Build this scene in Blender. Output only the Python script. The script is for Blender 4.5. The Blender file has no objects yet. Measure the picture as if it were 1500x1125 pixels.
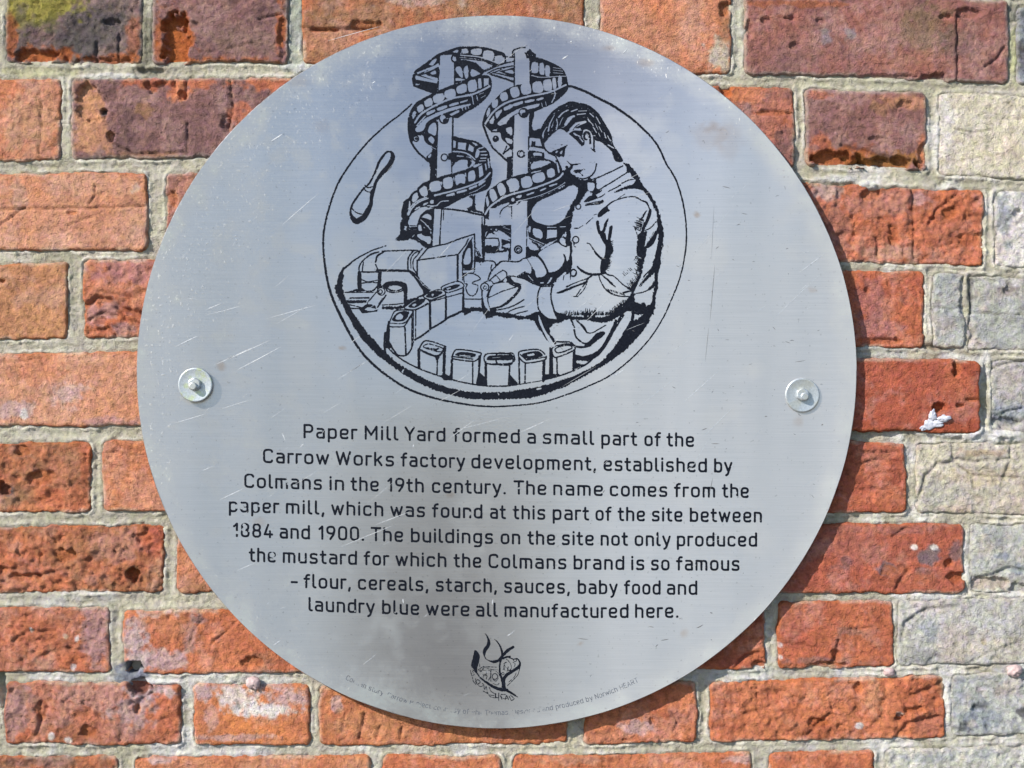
import bpy, math, random
import numpy as np
# ------------------------------------------------------------------ camera, sky, sun, exposure
S = 1750.0                       # photo pixels per metre on the wall face
PX0, PY0 = 750.0, 562.5          # photo centre = the point straight ahead of the camera
sc = bpy.context.scene
cam_d = bpy.data.cameras.new('camera'); cam = bpy.data.objects.new('camera', cam_d)
sc.collection.objects.link(cam); sc.camera = cam
CAM_D = 1.2
cam.location = (0, -CAM_D, 0); cam.rotation_euler = (math.radians(90), 0, 0)
cam_d.sensor_width = 36.0; cam_d.lens = 36.0*CAM_D/(1500.0/S)
cam_d.clip_start = 0.01; cam_d.clip_end = 500
SUN_TO = np.array([0.655, 0.527, -0.541]); SUN_TO /= np.linalg.norm(SUN_TO)   # direction the light travels
elev = math.asin(-SUN_TO[2]); azim = math.atan2(-SUN_TO[0], -SUN_TO[1])
w = bpy.data.worlds.new("World"); sc.world = w; w.use_nodes = True
nt = w.node_tree; bg = nt.nodes['Background']
sky = nt.nodes.new('ShaderNodeTexSky'); sky.sky_type = 'NISHITA'; sky.sun_disc = False
sky.sun_elevation = elev; sky.sun_rotation = azim
sky.air_density = 1.0; sky.dust_density = 0.3; sky.ozone_density = 2.0
nt.links.new(sky.outputs[0], bg.inputs[0]); bg.inputs[1].default_value = 0.15
sl = bpy.data.lights.new('sun', 'SUN'); sl.energy = 4.9; sl.angle = math.radians(0.5); sl.color = (1.0, 0.955, 0.88)
sun = bpy.data.objects.new('sun', sl); sc.collection.objects.link(sun)
from mathutils import Vector
sun.rotation_euler = Vector(SUN_TO.tolist()).to_track_quat('-Z', 'Y').to_euler()
sun.location = (-2, -2, 2)
sc.view_settings.view_transform = 'Standard'; sc.view_settings.look = 'None'
sc.view_settings.exposure = 0.30; sc.view_settings.gamma = 1.0

random.seed(7); RNG = np.random.RandomState(11)
# ------------------------------------------------------------------ object helpers
COL = sc.collection
def link(o, parent=None):
    COL.objects.link(o)
    if parent is not None: o.parent = parent
    return o
def tag(o, label=None, cat=None, group=None, kind=None):
    if label: o['label'] = label
    if cat: o['category'] = cat
    if group: o['group'] = group
    if kind: o['kind'] = kind
    return o
def empty(name, loc=(0, 0, 0)):
    o = bpy.data.objects.new(name, None); o.location = loc; o.empty_display_size = 0.05
    return link(o)
def mesh_np(name, verts, faces, mat, parent=None, smooth=True, cols=None, loc=None):
    """verts (n,3) array; faces: (m,3|4) array or list of index lists"""
    me = bpy.data.meshes.new(name)
    verts = np.asarray(verts, dtype=np.float32)
    if loc is not None: verts = verts - np.asarray(loc, dtype=np.float32)
    if isinstance(faces, np.ndarray):
        m, k = faces.shape
        me.vertices.add(len(verts)); me.vertices.foreach_set('co', verts.ravel())
        me.loops.add(m*k); me.loops.foreach_set('vertex_index', faces.astype(np.int32).ravel())
        me.polygons.add(m); me.polygons.foreach_set('loop_start', np.arange(0, m*k, k, dtype=np.int32))
        me.update(calc_edges=True)
    else:
        me.from_pydata(verts.tolist(), [], faces); me.update()
    if smooth: me.polygons.foreach_set('use_smooth', np.ones(len(me.polygons), dtype=bool))
    if cols:
        for cname, arr in cols.items():
            a = me.color_attributes.new(cname, 'FLOAT_COLOR', 'POINT')
            c = np.ones((len(verts), 4), dtype=np.float32); c[:, :arr.shape[1]] = arr
            a.data.foreach_set('color', c.ravel())
    me.validate()
    me.materials.append(mat)
    o = bpy.data.objects.new(name, me)
    if loc is not None: o.location = loc
    return link(o, parent)
def P2W(X, Y, h):
    """wall pixel (on the face plane) + height towards the viewer in px -> world metres"""
    X = np.asarray(X, float); Y = np.asarray(Y, float); h = np.broadcast_to(np.asarray(h, float), X.shape)
    return np.stack([(X-PX0)/S, -h/S, (PY0-Y)/S], axis=-1)
H_FRONT = 20.5
KF = (CAM_D - H_FRONT/S)/CAM_D
def plate_px(X, Y):
    """where on the plate (standing proud of the wall) a point seen at photo pixel X,Y lies, in wall pixels"""
    return PX0 + (np.asarray(X, float)-PX0)*KF, PY0 + (np.asarray(Y, float)-PY0)*KF
# ------------------------------------------------------------------ numpy noise
_perm = RNG.rand(256, 256).astype(np.float32)*2-1
def vnoise(x, y, seed=0):
    x = np.asarray(x, np.float64)+seed*17.31; y = np.asarray(y, np.float64)+seed*5.77
    xi = np.floor(x).astype(np.int64); yi = np.floor(y).astype(np.int64)
    fx = x-xi; fy = y-yi; fx = fx*fx*(3-2*fx); fy = fy*fy*(3-2*fy)
    a = _perm[xi & 255, yi & 255]; b = _perm[(xi+1) & 255, yi & 255]
    c = _perm[xi & 255, (yi+1) & 255]; d = _perm[(xi+1) & 255, (yi+1) & 255]
    return (a*(1-fx)+b*fx)*(1-fy)+(c*(1-fx)+d*fx)*fy
def fbm(x, y, sc_, oct_=4, seed=0, gain=0.5):
    r = 0; a = 1.0; t = 0
    cr, sr = 0.8, 0.6
    x = np.asarray(x, float)/sc_; y = np.asarray(y, float)/sc_
    for i in range(oct_):
        r = r + a*vnoise(x, y, seed+i*3); t += a; a *= gain
        x, y = (x*cr-y*sr)*2.03, (x*sr+y*cr)*2.03
    return r/t
def sstep(a, b, x):
    t = np.clip((x-a)/(b-a), 0, 1); return t*t*(3-2*t)
# ------------------------------------------------------------------ node helpers
def new_mat(name):
    m = bpy.data.materials.new(name); m.use_nodes = True
    t = m.node_tree; b = t.nodes['Principled BSDF']
    return m, t, b
def N(t, typ, **kw):
    n = t.nodes.new(typ)
    for k, v in kw.items():
        if k.startswith('i_'):
            key = k[2:]; key = int(key) if key.isdigit() else key.replace('_', ' ')
            n.inputs[key].default_value = v
        else: setattr(n, k, v)
    return n
def ramp(t, fac, stops):
    r = t.nodes.new('ShaderNodeValToRGB')
    e = r.color_ramp.elements
    while len(e) < len(stops): e.new(0.5)
    for q, (p, c) in zip(e, stops):
        q.position = p; q.color = (c, c, c, 1) if isinstance(c, (int, float)) else (*c, 1)
    t.links.new(fac, r.inputs[0]); return r.outputs[0]
def mixc(t, fac, a, b, mode='MIX'):
    n = t.nodes.new('ShaderNodeMix'); n.data_type = 'RGBA'; n.blend_type = mode
    for k, v in ((0, fac), (6, a), (7, b)):
        if isinstance(v, bpy.types.NodeSocket): t.links.new(v, n.inputs[k])
        else: n.inputs[k].default_value = v if k == 0 else (*v, 1)
    return n.outputs[2]
def mathn(t, op, a, b=0.0):
    n = t.nodes.new('ShaderNodeMath'); n.operation = op
    for k, v in ((0, a), (1, b)):
        if isinstance(v, bpy.types.NodeSocket): t.links.new(v, n.inputs[k])
        else: n.inputs[k].default_value = v
    return n.outputs[0]
# ------------------------------------------------------------------ materials
def masonry(name, grain=1.0, pit=0.5, bump=0.5, spec=0.25, rough=0.92):
    m, t, b = new_mat(name)
    att = N(t, 'ShaderNodeAttribute', attribute_name='tint')
    geo = N(t, 'ShaderNodeNewGeometry'); pos = geo.outputs['Position']
    n1 = N(t, 'ShaderNodeTexNoise', i_Scale=700.0, i_Detail=5.0, i_Roughness=0.7); t.links.new(pos, n1.inputs['Vector'])
    n2 = N(t, 'ShaderNodeTexNoise', i_Scale=260.0, i_Detail=5.0, i_Roughness=0.6); t.links.new(pos, n2.inputs['Vector'])
    n3 = N(t, 'ShaderNodeTexNoise', i_Scale=70.0, i_Detail=4.0, i_Roughness=0.55); t.links.new(pos, n3.inputs['Vector'])
    vor = N(t, 'ShaderNodeTexVoronoi', i_Scale=420.0, i_Randomness=1.0); t.links.new(pos, vor.inputs['Vector'])
    g1 = ramp(t, n1.outputs[0], [(0.30, 1-0.20*grain), (0.5, 1.0), (0.72, 1+0.18*grain)])
    g2 = ramp(t, n2.outputs[0], [(0.33, 1-0.15*grain), (0.5, 1.0), (0.68, 1+0.14*grain)])
    g3 = ramp(t, n3.outputs[0], [(0.35, (0.90, 0.86, 0.86)), (0.5, (1, 1, 1)), (0.66, (1.08, 1.03, 1.0))])
    c = mixc(t, 1.0, att.outputs['Color'], g1, 'MULTIPLY')
    hn = N(t, 'ShaderNodeTexNoise', i_Scale=190.0, i_Detail=3.0, i_Roughness=0.6); t.links.new(pos, hn.inputs['Vector'])
    c = mixc(t, grain, c, ramp(t, hn.outputs[0], [(0.32, (0.985, 0.945, 1.10)), (0.5, (1, 1, 1)), (0.66, (1.02, 1.06, 0.93))]), 'MULTIPLY')
    c = mixc(t, 1.0, c, g2, 'MULTIPLY'); c = mixc(t, 1.0, c, g3, 'MULTIPLY')
    # pale grit grains
    grit = ramp(t, vor.outputs['Distance'], [(0.10, 0.28), (0.22, 0.0)])
    sel = ramp(t, n2.outputs[0], [(0.55, 0.0), (0.62, 1.0)])
    c = mixc(t, mathn(t, 'MULTIPLY', grit, sel), c, (0.62, 0.52, 0.44))
    t.links.new(c, b.inputs['Base Color'])
    b.inputs['Roughness'].default_value = rough
    b.inputs['Specular IOR Level'].default_value = spec
    pits = ramp(t, n2.outputs[0], [(0.30, 0.0), (0.45, 1.0)])
    hgt = mathn(t, 'ADD', mathn(t, 'MULTIPLY', n1.outputs[0], 1.5), mathn(t, 'MULTIPLY', pits, pit))
    hgt = mathn(t, 'ADD', hgt, mathn(t, 'MULTIPLY', n2.outputs[0], 0.45))
    bp = N(t, 'ShaderNodeBump', i_Strength=bump, i_Distance=0.0017)
    t.links.new(hgt, bp.inputs['Height']); t.links.new(bp.outputs[0], b.inputs['Normal'])
    return m
M_BRICK = masonry('fired_clay', 1.0, 0.6, 0.9)
M_MORTAR = masonry('lime_mortar', 0.7, 0.4, 0.8)

# brushed steel -------------------------------------------------------
M_STEEL, t, b = new_mat('brushed_stainless')
geo = N(t, 'ShaderNodeNewGeometry'); pos = geo.outputs['Position']
att = N(t, 'ShaderNodeAttribute', attribute_name='grime')
sep = N(t, 'ShaderNodeSeparateColor'); t.links.new(att.outputs['Color'], sep.inputs[0])
mp = N(t, 'ShaderNodeMapping'); mp.inputs['Scale'].default_value = (14, 1, 1500); t.links.new(pos, mp.inputs[0])
br = N(t, 'ShaderNodeTexNoise', i_Scale=1.0, i_Detail=6.0, i_Roughness=0.7); t.links.new(mp.outputs[0], br.inputs['Vector'])
mp2 = N(t, 'ShaderNodeMapping'); mp2.inputs['Scale'].default_value = (60, 1, 900); t.links.new(pos, mp2.inputs[0])
br2 = N(t, 'ShaderNodeTexNoise', i_Scale=1.0, i_Detail=3.0, i_Roughness=0.6); t.links.new(mp2.outputs[0], br2.inputs['Vector'])
big = N(t, 'ShaderNodeTexNoise', i_Scale=5.0, i_Detail=4.0, i_Roughness=0.6); t.links.new(pos, big.inputs['Vector'])
sp = N(t, 'ShaderNodeTexNoise', i_Scale=330.0, i_Detail=2.0, i_Roughness=0.55); t.links.new(pos, sp.inputs['Vector'])
sp2 = N(t, 'ShaderNodeTexNoise', i_Scale=620.0, i_Detail=3.0, i_Roughness=0.6); t.links.new(pos, sp2.inputs['Vector'])
base = mixc(t, big.outputs[0], (0.59, 0.545, 0.52), (0.635, 0.59, 0.56))
base = mixc(t, 1.0, base, ramp(t, br.outputs[0], [(0.3, 0.90), (0.7, 1.08)]), 'MULTIPLY')
# whitish mineral spots where the density attribute (R) is high
thr = mathn(t, 'SUBTRACT', 0.80, mathn(t, 'MULTIPLY', sep.outputs[0], 0.19))
spots = mathn(t, 'MULTIPLY', mathn(t, 'SUBTRACT', sp.outputs[0], thr), 10.0); 
spots = N(t, 'ShaderNodeClamp', ); t.links.new(mathn(t, 'MULTIPLY', mathn(t, 'SUBTRACT', sp.outputs[0], thr), 10.0), spots.inputs[0]); spots = spots.outputs[0]
sp2f = mathn(t, 'MULTIPLY', ramp(t, sp2.outputs[0], [(0.56, 0.0), (0.66, 0.8)]), sep.outputs[0])
wmask = N(t, 'ShaderNodeClamp'); t.links.new(mathn(t, 'ADD', mathn(t, 'MULTIPLY', spots, 0.28), mathn(t, 'MULTIPLY', sp2f, 0.16)), wmask.inputs[0]); wmask = wmask.outputs[0]
# dull film (G) and rust (B)
film = mathn(t, 'MULTIPLY', sep.outputs[1], ramp(t, sp.outputs[0], [(0.3, 0.6), (0.7, 1.0)]))
c = mixc(t, film, base, (0.46, 0.48, 0.45))
c = mixc(t, wmask, c, (0.70, 0.68, 0.60))
dk = ramp(t, sp.outputs[0], [(0.27, 1.0), (0.335, 0.0)])
c = mixc(t, mathn(t, 'MULTIPLY', dk, 0.42), c, (0.30, 0.27, 0.24))
c = mixc(t, sep.outputs[2], c, (0.42, 0.22, 0.09))
t.links.new(c, b.inputs['Base Color'])
met = mathn(t, 'SUBTRACT', 0.92, mathn(t, 'MULTIPLY', mathn(t, 'ADD', mathn(t, 'MULTIPLY', film, 0.6), wmask), 0.7))
metc = N(t, 'ShaderNodeClamp'); t.links.new(met, metc.inputs[0]); t.links.new(metc.outputs[0], b.inputs['Metallic'])
rg = mathn(t, 'ADD', 0.29, mathn(t, 'MULTIPLY', br.outputs[0], 0.10))
rg = mathn(t, 'ADD', rg, mathn(t, 'MULTIPLY', film, 0.2))
t.links.new(rg, b.inputs['Roughness'])
b.inputs['Anisotropic'].default_value = 0.6
tg = N(t, 'ShaderNodeTangent', direction_type='UV_MAP', uv_map='UVMap'); t.links.new(tg.outputs[0], b.inputs['Tangent'])
at2 = N(t, 'ShaderNodeAttribute', attribute_name='sheen_tilt')      # normal offset that puts a made-up dark band and gradient into the sheen
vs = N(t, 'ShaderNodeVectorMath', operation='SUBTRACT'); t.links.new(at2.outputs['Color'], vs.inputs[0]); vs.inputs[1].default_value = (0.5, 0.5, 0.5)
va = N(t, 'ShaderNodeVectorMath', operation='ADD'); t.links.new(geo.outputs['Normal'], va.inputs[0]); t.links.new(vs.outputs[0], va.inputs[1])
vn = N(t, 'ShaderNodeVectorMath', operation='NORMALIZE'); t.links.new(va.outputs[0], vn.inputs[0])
bp0 = N(t, 'ShaderNodeBump', i_Strength=0.12, i_Distance=0.0002); t.links.new(vn.outputs[0], bp0.inputs['Normal']); t.links.new(mathn(t, 'ADD', br.outputs[0], br2.outputs[0]), bp0.inputs['Height'])
bp1 = N(t, 'ShaderNodeBump', i_Strength=0.25, i_Distance=0.0003); t.links.new(spots, bp1.inputs['Height']); t.links.new(bp0.outputs[0], bp1.inputs['Normal'])
mp3 = N(t, 'ShaderNodeMapping'); mp3.inputs['Scale'].default_value = (9, 1, 1.6); t.links.new(pos, mp3.inputs[0])
big2 = N(t, 'ShaderNodeTexNoise', i_Scale=1.0, i_Detail=2.5, i_Roughness=0.45); t.links.new(mp3.outputs[0], big2.inputs['Vector'])
bp2 = N(t, 'ShaderNodeBump', i_Strength=0.5, i_Distance=0.005); t.links.new(big2.outputs[0], bp2.inputs['Height']); t.links.new(bp1.outputs[0], bp2.inputs['Normal'])
t.links.new(bp2.outputs[0], b.inputs['Normal'])

M_EDGE, t, b = new_mat('cut_steel_edge'); b.inputs['Base Color'].default_value = (0.45, 0.44, 0.45, 1); b.inputs['Metallic'].default_value = 0.8; b.inputs['Roughness'].default_value = 0.45
nz = N(t, 'ShaderNodeTexNoise', i_Scale=300.0, i_Detail=3.0); geo = N(t, 'ShaderNodeNewGeometry'); t.links.new(geo.outputs['Position'], nz.inputs['Vector'])
t.links.new(ramp(t, nz.outputs[0], [(0.35, (0.22, 0.20, 0.20)), (0.6, (0.5, 0.5, 0.52))]), b.inputs['Base Color'])

M_INK, t, b = new_mat('black_enamel')
nz = N(t, 'ShaderNodeTexNoise', i_Scale=700.0, i_Detail=3.0, i_Roughness=0.6); geo = N(t, 'ShaderNodeNewGeometry'); t.links.new(geo.outputs['Position'], nz.inputs['Vector'])
t.links.new(ramp(t, nz.outputs[0], [(0.3, (0.003, 0.004, 0.008)), (0.62, (0.008, 0.010, 0.017)), (0.78, (0.03, 0.034, 0.045))]), b.inputs['Base Color'])
b.inputs['Roughness'].default_value = 0.55; b.inputs['Specular IOR Level'].default_value = 0.12
M_INK2 = M_INK.copy(); M_INK2.name = 'worn_black_enamel'; t = M_INK2.node_tree
for n in t.nodes:
    if n.type == 'VALTORGB':
        for e, cc in zip(n.color_ramp.elements, ((0.08, 0.085, 0.10), (0.14, 0.15, 0.17), (0.28, 0.29, 0.31))): e.color = (*cc, 1)

M_SCR, t, b = new_mat('bare_scratched_steel'); b.inputs['Base Color'].default_value = (0.72, 0.73, 0.76, 1); b.inputs['Metallic'].default_value = 0.55; b.inputs['Roughness'].default_value = 0.6
nz = N(t, 'ShaderNodeTexNoise', i_Scale=500.0); geo = N(t, 'ShaderNodeNewGeometry'); t.links.new(geo.outputs['Position'], nz.inputs['Vector'])
t.links.new(ramp(t, nz.outputs[0], [(0.35, (0.46, 0.47, 0.49)), (0.6, (0.7, 0.7, 0.7))]), b.inputs['Base Color'])
M_SCRD, t, b = new_mat('grubby_scratch'); b.inputs['Base Color'].default_value = (0.2, 0.19, 0.18, 1); b.inputs['Metallic'].default_value = 0.4; b.inputs['Roughness'].default_value = 0.6

def zinc(name, stain):
    m, t, b = new_mat(name)
    geo = N(t, 'ShaderNodeNewGeometry'); pos = geo.outputs['Position']
    a = N(t, 'ShaderNodeTexNoise', i_Scale=110.0, i_Detail=3.0); t.links.new(pos, a.inputs['Vector'])
    f = N(t, 'ShaderNodeTexNoise', i_Scale=900.0, i_Detail=3.0); t.links.new(pos, f.inputs['Vector'])
    c = mixc(t, ramp(t, a.outputs[0], [(0.48, 0.0), (0.6, 1.0)]), (0.50, 0.53, 0.55), stain)
    c = mixc(t, 1.0, c, ramp(t, f.outputs[0], [(0.3, 0.85), (0.7, 1.1)]), 'MULTIPLY')
    t.links.new(c, b.inputs['Base Color']); b.inputs['Metallic'].default_value = 0.55; b.inputs['Roughness'].default_value = 0.42
    bp = N(t, 'ShaderNodeBump', i_Strength=0.3, i_Distance=0.0002); t.links.new(f.outputs[0], bp.inputs['Height']); t.links.new(bp.outputs[0], b.inputs['Normal'])
    return m
M_ZINC_Y = zinc('zinc_yellow_passivated', (0.50, 0.55, 0.36)); M_ZINC = zinc('zinc_plated', (0.50, 0.51, 0.48))
def plain(name, c1, c2, scale=200.0, rough=0.8, bump=0.4):
    m, t, b = new_mat(name); geo = N(t, 'ShaderNodeNewGeometry')
    a = N(t, 'ShaderNodeTexNoise', i_Scale=scale, i_Detail=5.0, i_Roughness=0.6); t.links.new(geo.outputs['Position'], a.inputs['Vector'])
    t.links.new(ramp(t, a.outputs[0], [(0.35, c1), (0.65, c2)]), b.inputs['Base Color']); b.inputs['Roughness'].default_value = rough
    bp = N(t, 'ShaderNodeBump', i_Strength=bump, i_Distance=0.001); t.links.new(a.outputs[0], bp.inputs['Height']); t.links.new(bp.outputs[0], b.inputs['Normal'])
    return m
M_WHITE = plain('chalky_filler', (0.36, 0.37, 0.44), (0.64, 0.64, 0.69), 420)
M_PINK = plain('pinkish_putty', (0.42, 0.30, 0.29), (0.56, 0.42, 0.40), 300)
M_GROUND = plain('asphalt', (0.06, 0.06, 0.06), (0.10, 0.10, 0.095), 20)
M_PLINTH = plain('old_render', (0.35, 0.30, 0.25), (0.45, 0.40, 0.33), 40)
# ------------------------------------------------------------------ the wall
ORA = (0.60, 0.215, 0.105); ORA2 = (0.50, 0.155, 0.075); RED = (0.43, 0.115, 0.068); PNK = (0.56, 0.26, 0.16)
PUR = (0.205, 0.112, 0.105); PUR2 = (0.265, 0.132, 0.118); DRK = (0.105, 0.088, 0.085); CRM = (0.66, 0.58, 0.43)
GRY = (0.40, 0.41, 0.39); GRB = (0.30, 0.33, 0.36); WHT = (0.74, 0.70, 0.66); BGE = (0.54, 0.48, 0.38); BLK = (0.06, 0.06, 0.065)
LIL = (0.55, 0.42, 0.42); MOS = (0.17, 0.155, 0.05); LEAD = (0.22, 0.23, 0.27); BRN = (0.33, 0.17, 0.09); CHP = (0.42, 0.12, 0.035)
ROWS = {-2: ((-410, -400, -368), (-308, -298, -268)), -1: ((-280, -270, -238), (-175, -167, -135)), 0: ((-148, -138, -108), (-48, -42, -9)),
        1: ((-26, -20, 10), (92, 99, 124)), 2: ((116, 119, 140), (236, 232, 262)), 3: ((254, 258, 282), (366, 370, 392)),
        4: ((386, 385, 405), (497, 497, 514)), 5: ((519, 516, 533), (624, 625, 634)), 6: ((650, 643, 652), (751, 747, 753)),
        7: ((771, 768, 768), (868, 868, 868)), 8: ((889, 889, 876), (984, 984, 971)), 9: ((999, 1003, 986), (1089, 1090, 1077)),
        10: ((1108, 1107, 1095), (1203, 1200, 1187)), 11: ((1225, 1220, 1205), (1322, 1316, 1300)), 12: ((1344, 1338, 1322), (1442, 1436, 1420))}
def q3(c, x):
    a, b_, d = c; u = x/1500.0
    return a*(1-u)*(1-2*u) + b_*4*u*(1-u) + d*u*(2*u-1)
def q3c(c, x):
    x = np.asarray(x, float)
    inside = q3(c, np.clip(x, 0, 1500))
    sl0 = (q3(c, 1.0)-q3(c, 0.0))*0.5; sl1 = (q3(c, 1500.0)-q3(c, 1499.0))*0.5
    return inside + np.where(x < 0, x*sl0, 0) + np.where(x > 1500, (x-1500)*sl1, 0)
# each: row, x0, x1, dict(c=(A,B), mix bias, off=face height px, rg=roughness, chips, cracks, pat=patches, dy=(top,bottom))
B = []
def bk(row, x0, x1, **k): B.append((row, x0, x1, k))
bk(1, 8, 207, c=(DRK, PUR), off=-1, bias=-.2, rg=2.2, pat=[(45, 18, 55, 30, MOS, .75), (130, 40, 60, 40, DRK, .7), (60, 82, 60, 14, CHP, .9), (170, 88, 50, 10, CHP, .8), (15, 60, 10, 40, CHP, .7), (70, 0, 60, 30, (.30,.26,.05), .8), (195, 60, 12, 40, CHP, .5)], chips=[(50, 82, 42, 12, 9), (165, 33, 12, 7, 7), (150, 90, 50, 7, 5)], cracks=[([(140, 60), (141, 95)], 2.0, 4), ([(174, 50), (173, 92)], 1.5, 4)], lab='dark brick with green moss on its corner')
bk(1, 224, 421, c=(PUR, PUR2), off=1, bias=-.15, rg=1.6, pat=[(258, 65, 27, 44, CHP, 1), (320, 92, 90, 10, CHP, .9), (412, 50, 8, 50, CHP, .8), (232, 60, 8, 40, CHP, .6), (350, 60, 50, 25, (.26,.16,.13), .6)], chips=[(257, 68, 21, 48, 14), (340, 96, 80, 8, 7), (414, 60, 7, 45, 5), (275, 36, 18, 7, 4)], cracks=[([(380, 28), (395, 24), (412, 20)], 2, 4), ([(290, 78), (330, 72), (370, 62)], 1.5, 2)], lab='purple brown brick with a deep orange chip')
bk(1, 443, 856, c=(ORA2, BRN), bias=.1, rg=1.1, pat=[(540, 25, 40, 25, BRN, .6), (620, 0, 60, 12, WHT, .25), (480, 60, 50, 20, PNK, .5)], chips=[(535, 38, 26, 10, 5), (475, 44, 25, 3, 4)], cracks=[([(445, 40), (480, 42), (560, 42)], 2.5, 4)])
bk(1, 881, 1070, c=(ORA, PNK), bias=-.1, rg=1.0, pat=[(1055, 80, 20, 26, BGE, .9), (1062, 30, 10, 40, BRN, .7), (900, 20, 40, 30, PNK, .5)], chips=[(1062, 12, 9, 12, 6)], lab='orange brick with a mortar smear at its corner')
bk(1, 1092, 1476, c=(PUR2, (0.33, 0.13, 0.10)), off=2, rg=1.0, dy=(-8, -1), pat=[(1355, 45, 40, 40, MOS, .35), (1210, 55, 10, 10, GRB, .4), (1245, 52, 10, 10, GRB, .5), (1160, 6, 90, 5, CHP, .5), (1400, 60, 30, 30, DRK, .4), (1330, 90, 60, 20, (.38,.15,.10), .5)], chips=[(1121, 29, 9, 6, 5), (1155, 27, 12, 3, 4), (1201, 32, 7, 6, 4), (1166, 67, 8, 5, 4), (1364, 116, 22, 9, 8), (1097, 45, 6, 16, 5), (1384, 25, 10, 4, 5), (1420, 20, 20, 8, 6), (1300, 113, 60, 5, 4)], cracks=[([(1402, 22), (1403, 60), (1402, 100), (1400, 118)], 2, 5), ([(1444, 98), (1460, 88), (1470, 70)], 2, 4)], lab='long purple brown brick with greenish lichen')
bk(1, 1491, 1700, c=(GRB, DRK), bias=-.2, rg=2.0, off=-1)
bk(2, -70, 89, c=(PNK, ORA), bias=-.15, rg=1.5, pat=[(10, 130, 30, 18, ORA, .9), (75, 190, 14, 40, ORA, .7), (5, 160, 10, 20, ORA, .7), (45, 180, 50, 40, (.50,.30,.19), .6)], cracks=[([(58, 130), (60, 180), (57, 225)], 1.5, 2)])
bk(2, 106, 478, c=(PUR2, PUR), off=0, rg=1.4, pat=[(128, 170, 22, 60, (.55,.27,.15), .95), (150, 200, 14, 30, (.50,.24,.14), .8), (250, 120, 80, 12, ORA2, .9), (400, 118, 60, 14, ORA2, .9), (355, 170, 20, 20, ORA2, .7), (262, 130, 20, 18, ORA, .9), (210, 160, 12, 12, BRN, .8), (150, 165, 5, 6, BLK, .9), (210, 228, 60, 6, BRN, .6)], chips=[(133, 150, 26, 30, 7), (152, 164, 8, 6, 8), (162, 200, 6, 8, 8), (240, 128, 26, 14, 7), (266, 138, 7, 8, 8), (330, 180, 10, 12, 5)], cracks=[([(272, 113), (272, 145)], 2, 5), ([(338, 120), (340, 160), (334, 190)], 2, 4), ([(275, 180), (275, 225)], 1.5, 3), ([(165, 210), (200, 226), (270, 222)], 2, 4)], lab='long purple brick with broken orange left end')
bk(2, 500, 770, c=(ORA2, RED), hid=1); 
bk(2, 790, 1163, c=(ORA2, PUR2), bias=.0, rg=1.6, off=1, pat=[(1095, 140, 30, 14, ORA, .9), (1130, 175, 30, 40, (.50,.19,.13), .7), (1150, 205, 16, 30, PUR, .6), (1068, 128, 12, 12, CHP, .9)], chips=[(1064, 128, 9, 14, 9), (1130, 166, 26, 4, 3)])
bk(2, 1181, 1356, c=(PUR2, (0.27, 0.12, 0.10)), off=3, rg=1.5, dy=(2, -4), pat=[(1230, 232, 60, 18, CHP, .9), (1300, 238, 60, 14, (.33,.14,.04), .9), (1200, 205, 14, 16, ORA2, .7), (1352, 220, 8, 30, ORA, .9), (1330, 150, 40, 12, (.52,.25,.14), .7), (1200, 140, 20, 8, ORA2, .6), (1290, 160, 20, 10, BRN, .5)], chips=[(1225, 236, 40, 15, 12), (1300, 240, 50, 11, 13), (1352, 235, 8, 24, 6), (1325, 155, 14, 8, 4), (1285, 203, 12, 3, 4)], cracks=[([(1232, 215), (1270, 222), (1310, 232), (1320, 240)], 3, 4)], lab='purple brick with its lower edge broken away')
bk(2, 1376, 1590, c=(CRM, (0.70, 0.64, 0.52)), off=0, rg=1.1, pat=[(1385, 190, 12, 60, WHT, .6)], cracks=[([(1400, 190), (1425, 194), (1450, 190)], 1.5, 3), ([(1470, 175), (1500, 172)], 1.5, 2), ([(1410, 235), (1470, 225)], 1, 2)], lab='cream brick')
bk(3, -175, 214, c=((0.62, 0.26, 0.14), (0.60, 0.31, 0.20)), bias=.1, rg=1.0, off=1, pat=[(30, 285, 14, 20, (.55,.33,.24), .7), (150, 275, 60, 12, (.55,.30,.2), .5), (120, 325, 60, 20, (.55,.26,.17), .5), (200, 276, 8, 8, BGE, .5)], chips=[(105, 312, 8, 3, 3)], cracks=[([(0, 307), (60, 306), (130, 304), (213, 303)], 1.8, 3), ([(130, 298), (140, 285), (138, 272)], 1.5, 4), ([(0, 330), (20, 315), (40, 300)], 1.5, 3), ([(100, 330), (130, 318), (160, 308)], 1.2, 2)], lab='orange pink brick cracked along its length')
bk(3, 243, 425, c=(PNK, PUR2), bias=.1, rg=1.8, pat=[(245, 320, 6, 40, RED, .7)], chips=[(250, 290, 12, 14, 4)])
bk(3, 445, 830, c=(ORA2, RED), hid=1); bk(3, 850, 1035, c=(ORA2, RED), hid=1)
bk(3, 1055, 1440, c=(ORA2, (0.46, 0.17, 0.11)), bias=-.05, rg=2.6, off=0, pat=[(1215, 280, 22, 14, (.46,.33,.30), .8), (1225, 330, 20, 40, (.36,.17,.13), .6), (1400, 300, 35, 24, ORA2, .8), (1290, 300, 60, 20, (.46,.22,.17), .6), (1350, 290, 12, 10, (.5,.3,.3), .6), (1300, 370, 60, 12, (.55,.35,.25), .5)], chips=[(1275, 285, 16, 10, 5), (1310, 345, 10, 14, 5), (1390, 312, 12, 8, 4), (1420, 350, 16, 14, 4)], cracks=[([(1337, 278), (1338, 330), (1338, 378)], 2, 4), ([(1285, 350), (1287, 378)], 2, 4), ([(1400, 285), (1375, 305), (1360, 330)], 2, 4)], lab='rough orange brick, its right end knobbly')
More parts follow.
